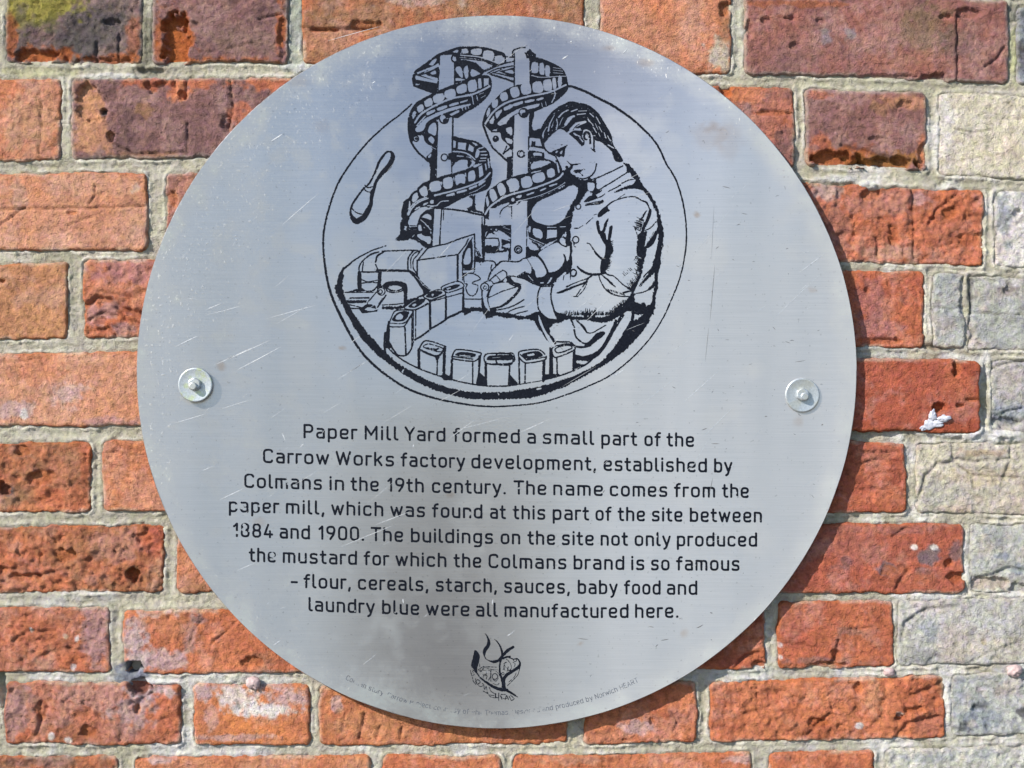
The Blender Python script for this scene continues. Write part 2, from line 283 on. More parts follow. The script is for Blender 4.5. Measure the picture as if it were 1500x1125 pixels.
bk(3, 1459, 1640, c=(GRY, WHT), bias=.0, rg=2.0, pat=[(1470, 320, 14, 40, GRB, .7), (1495, 300, 12, 20, WHT, .6)], chips=[(1490, 312, 7, 6, 5)], lab='grey brick with white bloom')
bk(4, -85, 98, c=((0.54, 0.26, 0.13), (0.47, 0.21, 0.11)), rg=1.2, off=1, pat=[(5, 410, 8, 6, BRN, .8)], chips=[(3, 412, 6, 4, 5)])
bk(4, 122, 500, c=(PNK, ORA2), bias=.05, rg=1.9, dy=(-4, -2), pat=[(185, 398, 50, 20, (.47,.22,.20), .8), (150, 460, 30, 20, (.45,.26,.24), .7), (185, 480, 24, 10, (.45,.26,.24), .7)], chips=[(150, 470, 14, 6, 5)], cracks=[([(128, 446), (142, 436), (165, 442), (185, 455), (205, 460)], 3.5, 7), ([(130, 470), (150, 458), (172, 462)], 2.5, 5), ([(155, 430), (200, 436)], 1.5, 2), ([(170, 450), (185, 470), (205, 472)], 2, 4), ([(130, 486), (160, 480), (170, 490)], 2, 4)], lab='pinkish brick with deep ridges')
bk(4, 520, 700, c=(ORA2, RED), hid=1); bk(4, 720, 1100, c=(ORA2, RED), hid=1)
bk(4, 1120, 1353, c=(ORA2, RED), bias=-.05, rg=1.4, off=1, pat=[(1275, 440, 22, 34, (.36,.16,.15), .55), (1285, 480, 40, 20, (.40,.18,.17), .6), (1310, 400, 30, 10, ORA, .4)], chips=[(1290, 500, 40, 6, 5), (1270, 425, 6, 5, 3)], cracks=[([(1340, 420), (1345, 450), (1338, 480)], 1.2, 2)], lab='red header brick stained purple')
bk(4, 1367, 1414, c=(GRY, (0.48, 0.48, 0.44)), rg=1.3, off=1, dy=(0, -2), chips=[(1412, 430, 7, 30, 5)], cracks=[([(1367, 450), (1400, 452), (1414, 450)], 1.2, 2)], pat=[(1400, 495, 14, 10, (.5,.5,.47), .6)], lab='small grey brick piece split off its neighbour')
bk(4, 1417, 1640, c=(GRY, (0.46, 0.45, 0.40)), rg=1.3, off=-1, dy=(2, 0), pat=[(1480, 415, 22, 8, WHT, .7), (1480, 425, 24, 8, DRK, .5), (1422, 420, 5, 40, BLK, .6)], chips=[(1478, 425, 10, 6, 5), (1420, 440, 6, 40, 6)], cracks=[([(1417, 458), (1500, 462)], 1.3, 2.5), ([(1415, 470), (1425, 490), (1416, 505)], 3, 6)], lab='grey brick with a dark split edge')
bk(5, -185, 270, c=((0.62, 0.27, 0.15), (0.62, 0.33, 0.22)), bias=0, rg=0.9, off=1, pat=[(100, 575, 28, 20, LIL, .55), (20, 600, 30, 12, LIL, .55), (160, 618, 40, 8, (.5,.27,.25), .7), (35, 610, 5, 10, WHT, .8), (60, 540, 40, 30, ORA, .5)], cracks=[([(60, 530), (72, 560), (80, 590)], 1, 1.5), ([(0, 530), (40, 528), (60, 524)], 1.5, 2)])
bk(5, 290, 470, c=(ORA2, RED), hid=1); bk(5, 490, 870, c=(ORA2, RED), hid=1); bk(5, 890, 1050, c=(ORA2, RED), hid=1)
bk(5, 1070, 1433, c=(RED, (0.40, 0.095, 0.05)), rg=0.75, off=7, pat=[(1400, 560, 25, 30, ORA2, .5), (1285, 530, 30, 10, ORA2, .4)], chips=[(1400, 542, 7, 12, 5), (1374, 598, 10, 8, 12), (1404, 594, 8, 3, 5), (1424, 586, 12, 2.5, 4)], cracks=[([(1336, 530), (1330, 542), (1312, 556)], 1.2, 2), ([(1397, 528), (1398, 552)], 2, 4)], lab='smooth red brick standing proud of the wall')
bk(5, 1452, 1680, c=((0.50, 0.46, 0.43), GRY), rg=1.5, off=-3, dy=(-4, 0), pat=[(1480, 605, 30, 14, GRB, .8), (1490, 615, 30, 6, BLK, .5), (1470, 555, 30, 30, (.56,.50,.45), .5)], chips=[(1475, 620, 24, 8, 6)], cracks=[([(1455, 540), (1475, 532), (1500, 528)], 2, 4), ([(1460, 608), (1500, 598)], 2, 4)], lab='mauve grey brick')
bk(6, -75, 131, c=(ORA2, BRN), bias=-.1, rg=2.8, off=0, pat=[(90, 690, 40, 30, (.34,.17,.10), .6), (8, 716, 10, 12, DRK, .9), (60, 745, 50, 12, ORA, .7), (20, 665, 20, 14, BRN, .6), (125, 690, 8, 30, ORA2, .8)], chips=[(5, 714, 10, 12, 12), (30, 660, 12, 8, 5), (60, 700, 20, 12, 5)], lab='pitted orange brick with a small dark hole')
bk(6, 151, 530, c=(ORA, (0.58, 0.23, 0.11)), rg=1.3, off=1, cracks=[([(155, 662), (180, 664), (214, 668)], 1.2, 2), ([(155, 690), (200, 700), (215, 712)], 1.2, 1.5)])
bk(6, 550, 735, c=(ORA2, RED), hid=1); bk(6, 755, 1120, c=(ORA2, RED), hid=1)
bk(6, 1140, 1326, c=(RED, ORA2), rg=1.5, off=2, pat=[(1290, 665, 36, 12, (.48,.18,.12), .6), (1290, 730, 34, 14, ORA2, .7)], cracks=[([(1260, 662), (1290, 664), (1318, 662)], 1.5, 2.5), ([(1255, 680), (1290, 672), (1322, 676)], 1.5, 2.5), ([(1265, 705), (1280, 695), (1320, 690)], 1.3, 2), ([(1262, 718), (1295, 716)], 2, 3)])
bk(6, 1343, 1730, c=((0.60, 0.54, 0.44), (0.53, 0.48, 0.39)), rg=1.6, off=2, pat=[(1360, 670, 30, 20, (.66,.60,.46), .8), (1380, 725, 40, 24, (.46,.44,.38), .7), (1440, 662, 40, 7, (.45,.32,.22), .7), (1440, 700, 60, 16, (.58,.47,.33), .6), (1400, 745, 30, 6, (.6,.45,.36), .5)], cracks=[([(1395, 650), (1397, 672), (1430, 676), (1478, 672), (1482, 650)], 2, 3.5), ([(1345, 735), (1355, 700), (1372, 680), (1398, 676)], 2.5, 4), ([(1478, 676), (1470, 705)], 2, 3), ([(1400, 680), (1420, 694), (1470, 700), (1500, 698)], 1.5, 3), ([(1424, 700), (1428, 720)], 1.5, 2)], lab='long beige stone coloured brick')
bk(7, -140, 239, c=(ORA2, BRN), bias=-.08, rg=2.8, off=0, pat=[(193, 838, 14, 10, (.20,.09,.04), 1), (225, 790, 20, 20, RED, .8), (90, 815, 30, 20, (.32,.15,.08), .6), (170, 800, 40, 30, (.48,.23,.17), .6), (60, 860, 80, 12, ORA, .5)], chips=[(194, 843, 12, 11, 14), (95, 815, 18, 12, 6), (30, 845, 26, 6, 4), (212, 788, 14, 10, 5)], cracks=[([(20, 845), (60, 842), (100, 835)], 2.5, 4), ([(0, 832), (40, 836), (60, 846)], 2, 3)], lab='rough orange brick with a hole near its right end')
bk(7, 260, 450, c=(ORA, (0.54, 0.24, 0.14)), rg=1.2, off=0, pat=[(290, 862, 30, 8, BRN, .6)])
bk(7, 470, 850, c=(ORA2, RED), hid=1); bk(7, 870, 1022, c=(ORA2, RED), hid=1)
bk(7, 1040, 1411, c=(RED, (0.42, 0.13, 0.08)), bias=-.1, rg=1.1, off=2, pat=[(1297, 835, 16, 10, (.19,.14,.15), .9), (1360, 815, 18, 14, (.20,.15,.16), .9), (1348, 836, 14, 6, (.19,.14,.15), .8), (1400, 805, 10, 16, (.22,.15,.15), .7), (1340, 802, 5, 4, WHT, .8), (1368, 801, 5, 4, WHT, .8), (1310, 775, 80, 8, (.42,.19,.15), .5), (1330, 845, 40, 16, ORA2, .5), (1250, 800, 40, 30, (.42,.15,.11), .5), (1239, 822, 8, 10, (.24,.12,.11), .7)], chips=[(1389, 826, 8, 7, 7), (1402, 846, 14, 10, 7), (1300, 836, 12, 8, 2)], cracks=[([(1313, 862), (1322, 845), (1330, 835)], 3, 4), ([(1308, 785), (1320, 778), (1330, 772)], 2, 3)], lab='long red brick with dark burnt spots')
bk(7, 1421, 1640, c=((0.60, 0.58, 0.50), GRY), bias=-.12, rg=1.3, off=0, pat=[(1468, 815, 10, 5, GRB, .8), (1450, 855, 35, 12, (.5,.42,.33), .8), (1490, 835, 14, 8, GRB, .8), (1445, 777, 5, 4, GRB, .7)], chips=[(1450, 856, 30, 12, 7), (1490, 862, 16, 10, 6)], cracks=[([(1425, 845), (1450, 842), (1480, 832), (1500, 836)], 2.5, 4)], lab='pale grey brick with a broken lower edge')
bk(8, -35, 160, c=(ORA2, (0.44, 0.20, 0.13)), rg=2.3, off=0, pat=[(140, 925, 25, 50, (.42,.25,.24), .8), (50, 930, 60, 30, ORA2, .6), (112, 936, 3.5, 5, WHT, .9), (45, 922, 3.5, 4, WHT, .8), (107, 978, 3, 4, WHT, .7), (96, 932, 4, 4, (.5,.4,.3), .7)], cracks=[([(20, 940), (40, 925), (80, 925)], 2, 3), ([(60, 960), (90, 950), (130, 952)], 2, 3)], lab='orange brick bleached mauve at its right side')
bk(8, 181, 560, c=(ORA, ORA2), rg=1.5, off=1, dy=(4, 0), pat=[(200, 950, 22, 45, LIL, .85), (192, 978, 20, 12, LEAD, 1), (193, 980, 11, 9, (.02,.02,.03), 1), (235, 965, 40, 14, LIL, .7), (230, 894, 40, 9, WHT, .7), (280, 925, 14, 28, (.36,.22,.19), .75), (250, 905, 45, 30, (.54,.22,.11), .5), (290, 908, 14, 8, (.32,.2,.18), .8), (380, 968, 30, 12, (.33,.16,.10), .6)], chips=[(368, 970, 18, 9, 5), (194, 980, 16, 12, 30)], cracks=[([(278, 945), (283, 925), (300, 905)], 1.5, 2), ([(310, 945), (330, 925), (345, 912)], 2, 3)], lab='orange brick stained lilac at its left end')
bk(8, 580, 780, c=(ORA2, RED), hid=1)
bk(8, 800, 1121, c=(ORA2, RED), bias=-.1, rg=1.4, off=1, cracks=[([(1078, 978), (1090, 962), (1112, 955)], 3, 5)], chips=[(1112, 975, 12, 8, 7)])
bk(8, 1140, 1308, c=(ORA2, RED), bias=-.05, rg=1.1, off=2, pat=[(1250, 925, 20, 8, (.27,.15,.12), .6), (1200, 968, 50, 6, (.32,.17,.14), .7), (1160, 910, 16, 20, (.46,.17,.11), .5), (1142, 945, 4, 3, WHT, .8), (1142, 962, 4, 3, WHT, .8)], chips=[(1225, 960, 8, 10, 5), (1210, 974, 30, 5, 5)], cracks=[([(1140, 942), (1175, 944), (1198, 950)], 1.5, 2.5), ([(1228, 938), (1226, 960), (1215, 974)], 2.2, 4), ([(1254, 920), (1254, 950)], 1.3, 2), ([(1240, 922), (1280, 918)], 1.2, 2)], lab='orange header brick with fine cracks')
bk(8, 1317, 1730, c=((0.56, 0.55, 0.52), (0.50, 0.48, 0.43)), rg=1.2, off=1, pat=[(1360, 920, 20, 16, GRB, .6), (1345, 960, 30, 10, BLK, .45), (1335, 895, 14, 8, WHT, .5), (1330, 940, 12, 30, (.55,.52,.44), .5), (1441, 940, 4, 5, (.55,.42,.25), .8), (1460, 950, 60, 20, (.52,.46,.36), .5), (1400, 905, 60, 10, (.56,.56,.52), .5)], cracks=[([(1322, 940), (1325, 915), (1345, 895), (1400, 888)], 2.5, 3), ([(1415, 972), (1450, 955), (1500, 938)], 1.5, 2), ([(1330, 912), (1350, 895)], 1.5, 2)], lab='long light grey brick with black specks')
bk(9, -185, -4, c=(ORA2, BRN), rg=1.6, hid=2)
bk(9, 8, 264, c=(ORA2, (0.44, 0.20, 0.14)), bias=.0, rg=2.3, off=1, pat=[(20, 1040, 26, 40, (.42,.24,.21), .8), (150, 1020, 60, 20, (.50,.27,.22), .7), (195, 1045, 30, 24, (.48,.33,.31), .8), (220, 1010, 40, 12, LIL, .85), (206, 1006, 17, 12, (.09,.09,.12), 1), (100, 1075, 50, 14, (.37,.13,.06), .7), (75, 1078, 5, 5, WHT, .8), (100, 1086, 5, 5, WHT, .8), (45, 1025, 16, 10, (.27,.15,.12), .7), (250, 1060, 14, 24, ORA2, .6), (185, 1070, 20, 14, (.46,.25,.2), .5)], chips=[(204, 1006, 19, 12, 16), (125, 1072, 12, 10, 5), (60, 1040, 10, 16, 4), (200, 1040, 6, 8, 4)], cracks=[([(58, 1030), (60, 1060), (50, 1080)], 2, 3), ([(228, 1012), (205, 1025), (198, 1045)], 2, 3)], lab='purple orange brick below the lead filled hole')
bk(9, 285, 453, c=(ORA, (0.62, 0.22, 0.08)), rg=0.9, off=1, pat=[(345, 1018, 30, 22, WHT, .75), (385, 1040, 45, 11, WHT, .9), (420, 1020, 28, 16, LIL, .7), (300, 1015, 16, 16, LIL, .8), (310, 1050, 10, 30, LIL, .4), (345, 1080, 60, 5, LIL, .5), (375, 1000, 60, 8, LIL, .7)], cracks=[([(349, 1028), (352, 1036)], 3, 4)], lab='bright orange brick with a whitish ring stain')
bk(9, 469, 832, c=((0.55, 0.22, 0.10), ORA2), rg=1.5, off=-1, pat=[(492, 1030, 10, 12, LIL, .6), (560, 1060, 80, 24, (.56,.26,.13), .5)], cracks=[([(510, 1040), (502, 1060), (500, 1075)], 1.5, 2), ([(535, 1045), (530, 1065), (527, 1082)], 2.2, 4), ([(557, 1065), (552, 1078)], 2, 3), ([(590, 1068), (587, 1083)], 2.5, 4)])
bk(9, 857, 1019, c=(ORA, ORA2), rg=1.6, off=1, pat=[(935, 1065, 26, 12, LIL, .6), (890, 1080, 40, 10, (.5,.22,.14), .5), (990, 1050, 10, 20, (.44,.2,.15), .6)], chips=[(956, 1056, 6, 6, 4), (914, 1084, 5, 3, 3)], cracks=[([(985, 1045), (992, 1060), (985, 1070)], 1.5, 2)])
bk(9, 1040, 1383, c=(ORA2, ORA), bias=-.1, rg=2.4, off=2, pat=[(1360, 1060, 24, 26, (.45,.17,.11), .7), (1257, 1063, 6, 5, WHT, .9), (1319, 1046, 7, 4, WHT, .8), (1100, 1010, 60, 14, (.52,.19,.10), .4), (1180, 1070, 60, 10, (.40,.13,.06), .5), (1375, 1000, 10, 10, BRN, .6), (1280, 1020, 12, 30, (.55,.32,.2), .4)], chips=[(1318, 1050, 8, 6, 6), (1200, 1060, 20, 8, 5), (1257, 1008, 8, 8, 5), (1340, 1040, 20, 6, 4)], cracks=[([(1090, 1045), (1120, 1038), (1140, 1030)], 2, 3), ([(1180, 1080), (1200, 1060), (1215, 1045)], 2.5, 4), ([(1330, 1020), (1360, 1010), (1378, 1000)], 3, 4), ([(1310, 1080), (1330, 1060), (1375, 1050)], 3, 4)], lab='rough orange stretcher brick')
bk(9, 1396, 1590, c=((0.50, 0.50, 0.46), GRY), rg=1.9, off=1, pat=[(1430, 1050, 30, 20, GRB, .8), (1415, 1062, 26, 8, BLK, .6), (1438, 1035, 14, 6, BLK, .6), (1415, 1034, 8, 10, WHT, .6), (1498, 1045, 8, 10, BLK, .8), (1405, 1015, 12, 24, GRB, .6), (1425, 1060, 8, 6, (.6,.55,.48), .7)], chips=[(1430, 1038, 8, 5, 4)], lab='grey brick with black lichen blotches')
bk(10, -100, 171, c=(ORA2, BRN), rg=2.4, pat=[(60, 1115, 60, 10, DRK, .5)])
bk(10, 197, 541, c=(ORA, (0.58, 0.27, 0.15)), rg=1.2, pat=[(235, 1112, 25, 8, LIL, .7)], chips=[(205, 1110, 12, 6, 5)])
bk(10, 562, 733, c=(ORA, ORA2), rg=1.0, off=1)
bk(10, 752, 1100, c=(ORA2, ORA), rg=1.5, pat=[(840, 1112, 50, 10, (.56,.3,.2), .6), (1080, 1112, 20, 8, LIL, .6)])
bk(10, 1126, 1280, c=(ORA, ORA2), rg=1.4, off=1, pat=[(1220, 1125, 30, 10, (.4,.1,.06), .4)])
bk(10, 1297, 1640, c=((0.62, 0.60, 0.52), (0.5, 0.5, 0.45)), rg=2.2, dy=(-2, 0), pat=[(1360, 1110, 40, 8, GRB, .5), (1440, 1105, 40, 8, GRB, .5)], lab='whitish grey brick at the foot of the wall section')
# ---- continue the bond beyond what the photograph shows
XL, XR = -430, 1930
rr = random.Random(5)
pal = [(ORA, ORA2), (ORA2, RED), (RED, ORA2), (PUR2, PUR), (ORA2, BRN), (PNK, ORA)]
palR = pal[:3]+[(GRY, GRB), (BGE, GRY), (CRM, GRY)]
for row in ROWS:
    mine = [b_ for b_ in B if b_[0] == row]
    if not mine:
        x = XL - rr.random()*200; st = rr.random() < .5
        while x < XR:
            wd = (385 if st else 180) + rr.uniform(-10, 10); st = not st
            B.append((row, x, x+wd, dict(c=rr.choice(palR if x > 1300 else pal), rg=rr.uniform(1, 2.4), off=rr.uniform(-1, 2), far=1))); x += wd + rr.uniform(18, 23)
        continue
    x = max(b_[2] for b_ in mine) + 20; last = max(mine, key=lambda q: q[2]); st = (last[2]-last[1]) < 250
    while x < XR:
        wd = (385 if st else 180) + rr.uniform(-8, 8); st = not st
        B.append((row, x, x+wd, dict(c=rr.choice(palR), rg=rr.uniform(1, 2.2), off=rr.uniform(-1, 2), far=1))); x += wd+20
    x = min(b_[1] for b_ in mine) - 20; first = min(mine, key=lambda q: q[1]); st = (first[2]-first[1]) < 250
    while x > XL:
        wd = (385 if st else 180) + rr.uniform(-8, 8); st = not st
        B.append((row, x-wd, x, dict(c=rr.choice(pal), rg=rr.uniform(1, 2.2), off=rr.uniform(-1, 2), far=1))); x -= wd+20

def seg_dist(X, Y, pts):
    d = np.full(X.shape, 1e9)
    for (x0, y0), (x1, y1) in zip(pts[:-1], pts[1:]):
        dx, dy = x1-x0, y1-y0; L = dx*dx+dy*dy+1e-9
        tt = np.clip(((X-x0)*dx+(Y-y0)*dy)/L, 0, 1)
        d = np.minimum(d, np.hypot(X-x0-tt*dx, Y-y0-tt*dy))
    return d
def brick_edge(X, Y, row, x0, x1, dy, seed):
    """signed distance inside a slightly crooked, softly cornered brick outline"""
    top = q3c(ROWS[row][0], X)+dy[0]; bot = q3c(ROWS[row][1], X)+dy[1]
    wob = 3.0*fbm(X, Y, 40, 3, seed) + 2.2*fbm(X, Y, 11, 3, seed+7)
    ex = np.minimum(X-x0, x1-X); ey = np.minimum(Y-top, bot-Y)
    r = 7.0
    q = np.maximum(r-ex, 0); p = np.maximum(r-ey, 0)
    e = np.where((ex < r) & (ey < r), r-np.hypot(q, p), np.minimum(ex, ey))
    return e + wob + 0.8
wall = empty('brick_wall', (0, 0, 0))
tag(wall, 'old red and grey brick wall with pale lime mortar behind the plaque', 'wall')
edge_jobs = []
DEPTH = 26.0
def make_brick(i, row, x0, x1, k):
    rs = np.random.RandomState(100+i); seed = 20+i*13
    dy = k.get('dy', (0, 0)); hid = k.get('hid', 0); far = k.get('far', 0)
    ym = [q3c(ROWS[row][0], np.array([x0, x1])), q3c(ROWS[row][1], np.array([x0, x1]))]
    t0 = ym[0].min()+dy[0]; b1 = ym[1].max()+dy[1]
    step = 12.0 if hid else (6.0 if far else 2.0)
    inview = x1 > -10 and x0 < 1510 and b1 > -10 and t0 < 1135
    if far and inview: step = 2.5
    if not inview and not hid: step = 7.0
    M_ = 7.0
    gx = np.arange(x0-M_, x1+M_+step, step); gy = np.arange(t0-M_, b1+M_+step, step)
    X, Y = np.meshgrid(gx, gy)
    e = brick_edge(X, Y, row, x0, x1, dy, seed)
    edge_jobs.append((row, x0, x1, dy, seed, t0, b1))
    rg = k.get('rg', 1.2); off = k.get('off', 0)
    A, Bc = np.array(k['c'][0]), np.array(k['c'][1])
    f1 = fbm(X, Y, 70, 4, seed+1); f2 = fbm(X, Y, 18, 4, seed+2); f3 = fbm(X, Y, 7, 3, seed+3)
    f4 = fbm(X, Y, 4.4, 2, seed+15)
    h = off + 1.8*f1 + 1.9*rg*f2 + .85*rg*f3 + (.3+.3*rg)*f4
    # pits
    pit = fbm(X, Y, 9, 3, seed+4)
    pm = sstep(0.36, 0.62, pit); h = h - pm*1.0*rg
    # lumpy scars on rough bricks
    if rg > 1.6: h = h - 1.25*(rg-1.2)*np.abs(fbm(X, Y, 26, 3, seed+9))*1.8
    er = 5.0
    h = h - 3.4*(1-np.sqrt(np.clip(1-np.clip(1-e/er, 0, 1)**2, 0, 1)))
    mixf = np.clip(0.5 + k.get('bias', 0) + 1.15*fbm(X, Y, 48, 5, seed+5, 0.6), 0, 1)[..., None]
    col = A*(1-mixf)+Bc*mixf
    # tone mottling of the fired skin
    col = col*(1 + 0.26*fbm(X, Y, 12, 4, seed+6)[..., None])
    paler = sstep(-.02, 0.42, fbm(X, Y, 42, 5, seed+8, .7))[..., None]*.62
    col = col*(1-paler) + (col*0.62+np.array((.66, .43, .37))*.38)*paler
    warm = (A[0] > A[2]*2.6)
    nd = fbm(X, Y, 11, 4, seed+10)
    for (cx, cy, rx, ry, cc, s_) in k.get('pat', []):
        d = np.hypot((X-cx)/rx, (Y-cy)/ry) + 0.75*nd + 0.35*f3
        m_ = (s_*sstep(1.18, 0.62, d))[..., None]
        col = col*(1-m_)+np.array(cc)*m_*(1+.22*f3[..., None])
    for (cx, cy, rx, ry, dp) in k.get('chips', []):
        d = np.hypot((X-cx)/rx, (Y-cy)/ry) + 0.45*nd + 0.25*f3
        m_ = sstep(1.05, 0.72, d)
        h = h - dp*m_*(1+.25*f2)
        if warm:
            mm = (m_*0.5)[..., None]; col = col*(1-mm)+np.array(CHP)*mm
    for (pts, wd, dp) in k.get('cracks', []):
        jx = X+2.6*fbm(X, Y, 14, 3, seed+11); jy = Y+2.6*fbm(X, Y, 14, 3, seed+12)
        d = seg_dist(jx, jy, pts)/wd
        m_ = np.exp(-d*d); h = h - dp*m_
        col = col*(1-.25*m_[..., None])
    # edge wear: fresher clay or lime on arrises
    ew = sstep(6, 1, e+2.5*nd); m_ = (0.45*ew)[..., None]
    lime = sstep(-.05, .3, fbm(X, Y, 40, 3, seed+14))[..., None]
    col = col*(1-m_) + (np.array(BGE)*lime + np.array(CHP if warm else (.38, .36, .31))*(1-lime))*m_
    h = np.where(e < 0, h - np.clip(-e*7, 0, DEPTH), h)
    col = np.clip(col, 0.01, 0.9)
    ny, nx = X.shape
    idx = np.arange(nx*ny).reshape(ny, nx)
    keep = (np.maximum.reduce([e[:-1, :-1], e[1:, :-1], e[:-1, 1:], e[1:, 1:]]) > -6.5)
    f = np.stack([idx[:-1, :-1], idx[1:, :-1], idx[1:, 1:], idx[:-1, 1:]], -1)[keep]
    used = np.unique(f); rem = np.full(nx*ny, -1); rem[used] = np.arange(len(used))
    V = P2W(X, Y, h).reshape(-1, 3)[used]
    loc = P2W((x0+x1)/2, (t0+b1)/2, 0.0)
    o = mesh_np('brick', V, rem[f], M_BRICK, wall, True, {'tint': col.reshape(-1, 3)[used]}, loc=loc)
    if k.get('lab'): o['label'] = k['lab']
B.sort(key=lambda q: (q[3].get('far', 0), q[3].get('hid', 0)))
for i, (row, x0, x1, k) in enumerate(B): make_brick(i, row, x0, x1, k)

# ---- mortar: one undulating bed filling every joint
def mortar(x0, x1, y0, y1, step, name):
    gx = np.arange(x0, x1+step*.5, step); gy = np.arange(y0, y1+step*.5, step)
    X, Y = np.meshgrid(gx, gy)
    e = np.full(X.shape, -30.0)
    for (row, bx0, bx1, dy, seed, t0, b1) in edge_jobs:
        ix0 = np.searchsorted(gx, bx0-22); ix1 = np.searchsorted(gx, bx1+22)
        iy0 = np.searchsorted(gy, t0-26); iy1 = np.searchsorted(gy, b1+26)
        if ix1 <= ix0 or iy1 <= iy0: continue
        sl_ = (slice(iy0, iy1), slice(ix0, ix1))
        e[sl_] = np.maximum(e[sl_], brick_edge(X[sl_], Y[sl_], row, bx0, bx1, dy, seed))
    n1 = fbm(X, Y, 60, 4, 901); n2 = fbm(X, Y, 14, 4, 902); n3 = fbm(X, Y, 5, 3, 903)
    ridge = np.exp(-((e+2.6+3.0*n2)/1.9)**2)*sstep(-.12, .32, fbm(X, Y, 34, 3, 904))
    h = -3.4 + 2.0*n1 + 1.9*n2 + 1.3*n3 + 2.0*ridge
    h = h + 1.6*sstep(.25, .5, fbm(X, Y, 80, 3, 906))
    h = h - 1.5*sstep(-3.5, -8.5, e)*sstep(-.35, .0, fbm(X, Y, 70, 3, 909))
    h = h - 1.5*sstep(-3.5, 0.5, e)*(e < 1.5)*(1-ridge)
    h = h - 1.8*np.exp(-(fbm(X, Y*3, 50, 3, 910)/.035)**2)
    h = np.where(e > 1.5, np.minimum(h, -4.0) - np.clip((e-1.5)*2.0, 0, 14), h)
    # struck line along joints on the right where lime stands proud
    rt = sstep(1180, 1330, X)*sstep(120, 200, Y); h = h + rt*(1.4+1.0*n2)
    A, Bc = np.array((0.40, 0.37, 0.28)), np.array((0.50, 0.465, 0.37))
    mx = np.clip(.5+fbm(X, Y, 60, 4, 905)*1.2, 0, 1)[..., None]
    col = A*(1-mx)+Bc*mx
    wh = (rt*sstep(-.1, .3, fbm(X, Y, 40, 4, 907)))[..., None]*.55; col = col*(1-wh)+np.array((.72, .71, .70))*wh
    wl = (sstep(760, 900, Y)*sstep(-.1, .35, fbm(X, Y, 50, 4, 917)))[..., None]*.5; col = col*(1-wl)+np.array((.64, .64, .66))*wl
    rd = (ridge*.7)[..., None]; col = col*(1-rd)+np.array((.74, .70, .60))*rd
    col = col*(1+.14*n2[..., None])
    nd = fbm(X, Y, 11, 4, 908)
    pats = [(207, 60, 16, 60, (.16, .15, .10), .8), (432, 40, 14, 60, (.34, .37, .33), .75), (440, 99, 40, 10, (.36, .38, .34), .8), (215, 104, 30, 8, (.17, .16, .13), .6),
            (60, 105, 60, 8, (.44, .42, .22), .5), (1300, 3, 140, 8, (.47, .47, .18), .75), (1490, 75, 14, 40, (.5, .5, .26), .7), (1483, 18, 20, 16, (.12, .12, .10), .7), (1280, 124, 130, 12, (.42, .40, .28), .5),
            (1079, 60, 14, 50, (.52, .52, .42), .5), (192, 988, 24, 22, LEAD, 1), (193, 981, 11, 9, (.02, .02, .03), 1), (207, 1006, 14, 11, (.08, .08, .11), 1), (350, 996, 60, 5, (.6, .6, .55), .4),
            (1290, 512, 60, 14, (.36, .36, .31), .6), (1370, 505, 30, 8, (.20, .13, .09), .6), (1100, 985, 60, 10, (.45, .46, .42), .5), (2, 985, 12, 30, (.25, .27, .22), .7), (1443, 600, 8, 60, (.20, .2, .12), .4)]
    for (cx, cy, rx, ry, cc, s_) in pats:
        d = np.hypot((X-cx)/rx, (Y-cy)/ry) + 0.6*nd; m_ = (s_*sstep(1.15, .7, d))[..., None]
        col = col*(1-m_)+np.array(cc)*m_*(1+.2*n3[..., None])
    for (cx, cy, rx, ry, dp) in [(193, 981, 10, 9, 40), (205, 1004, 15, 11, 12), (220, 104, 20, 7, 5), (3, 1010, 6, 40, 8), (1372, 508, 26, 6, 4), (1443, 580, 7, 50, 5), (300, 350, 10, 10, 0)]:
        d = np.hypot((X-cx)/rx, (Y-cy)/ry) + 0.4*nd; h = h - dp*sstep(1.05, .7, d)
    for (cx, cy, rx, ry, dp) in [(165, 113, 45, 7, 4), (440, 99, 30, 8, 3), (1225, 262, 36, 7, 4), (1270, 272, 20, 9, 3), (1405, 634, 40, 10, 4), (1440, 640, 30, 16, 4), (1480, 640, 30, 9, 3), (233, 778, 12, 8, 3), (1100, 998, 40, 8, 3), (225, 1000, 40, 5, 2)]:
        d = np.hypot((X-cx)/rx, (Y-cy)/ry) + 0.5*nd; m_ = sstep(1.1, .6, d); h = h + dp*m_
        mm = (m_*.6)[..., None]; col = col*(1-mm)+np.array((.66, .65, .62))*mm
    for (pts, wd, dp) in [([(0, 240), (200, 243), (420, 240)], 1.2, 1.0), ([(1060, 112), (1400, 124)], 1.0, 1.0)]:
        pass
    ny, nx = X.shape; idx = np.arange(nx*ny).reshape(ny, nx)
    keep = (np.minimum.reduce([e[:-1, :-1], e[1:, :-1], e[:-1, 1:], e[1:, 1:]]) < 7.0)
    f = np.stack([idx[:-1, :-1], idx[1:, :-1], idx[1:, 1:], idx[:-1, 1:]], -1)[keep]
    used = np.unique(f); rem = np.full(nx*ny, -1); rem[used] = np.arange(len(used))
    return mesh_np(name, P2W(X, Y, h).reshape(-1, 3)[used], rem[f], M_MORTAR, wall, True, {'tint': np.clip(col, .01, .9).reshape(-1, 3)[used]})
mortar(-12, 1512, -12, 1137, 2.0, 'mortar_bed')
for bx in ((XL, -12, -400, 1430), (1512, XR, -400, 1430), (-12, 1512, -400, -12), (-12, 1512, 1137, 1430)):
    mortar(bx[0], bx[1], bx[2], bx[3], 6.0, 'mortar_bed')
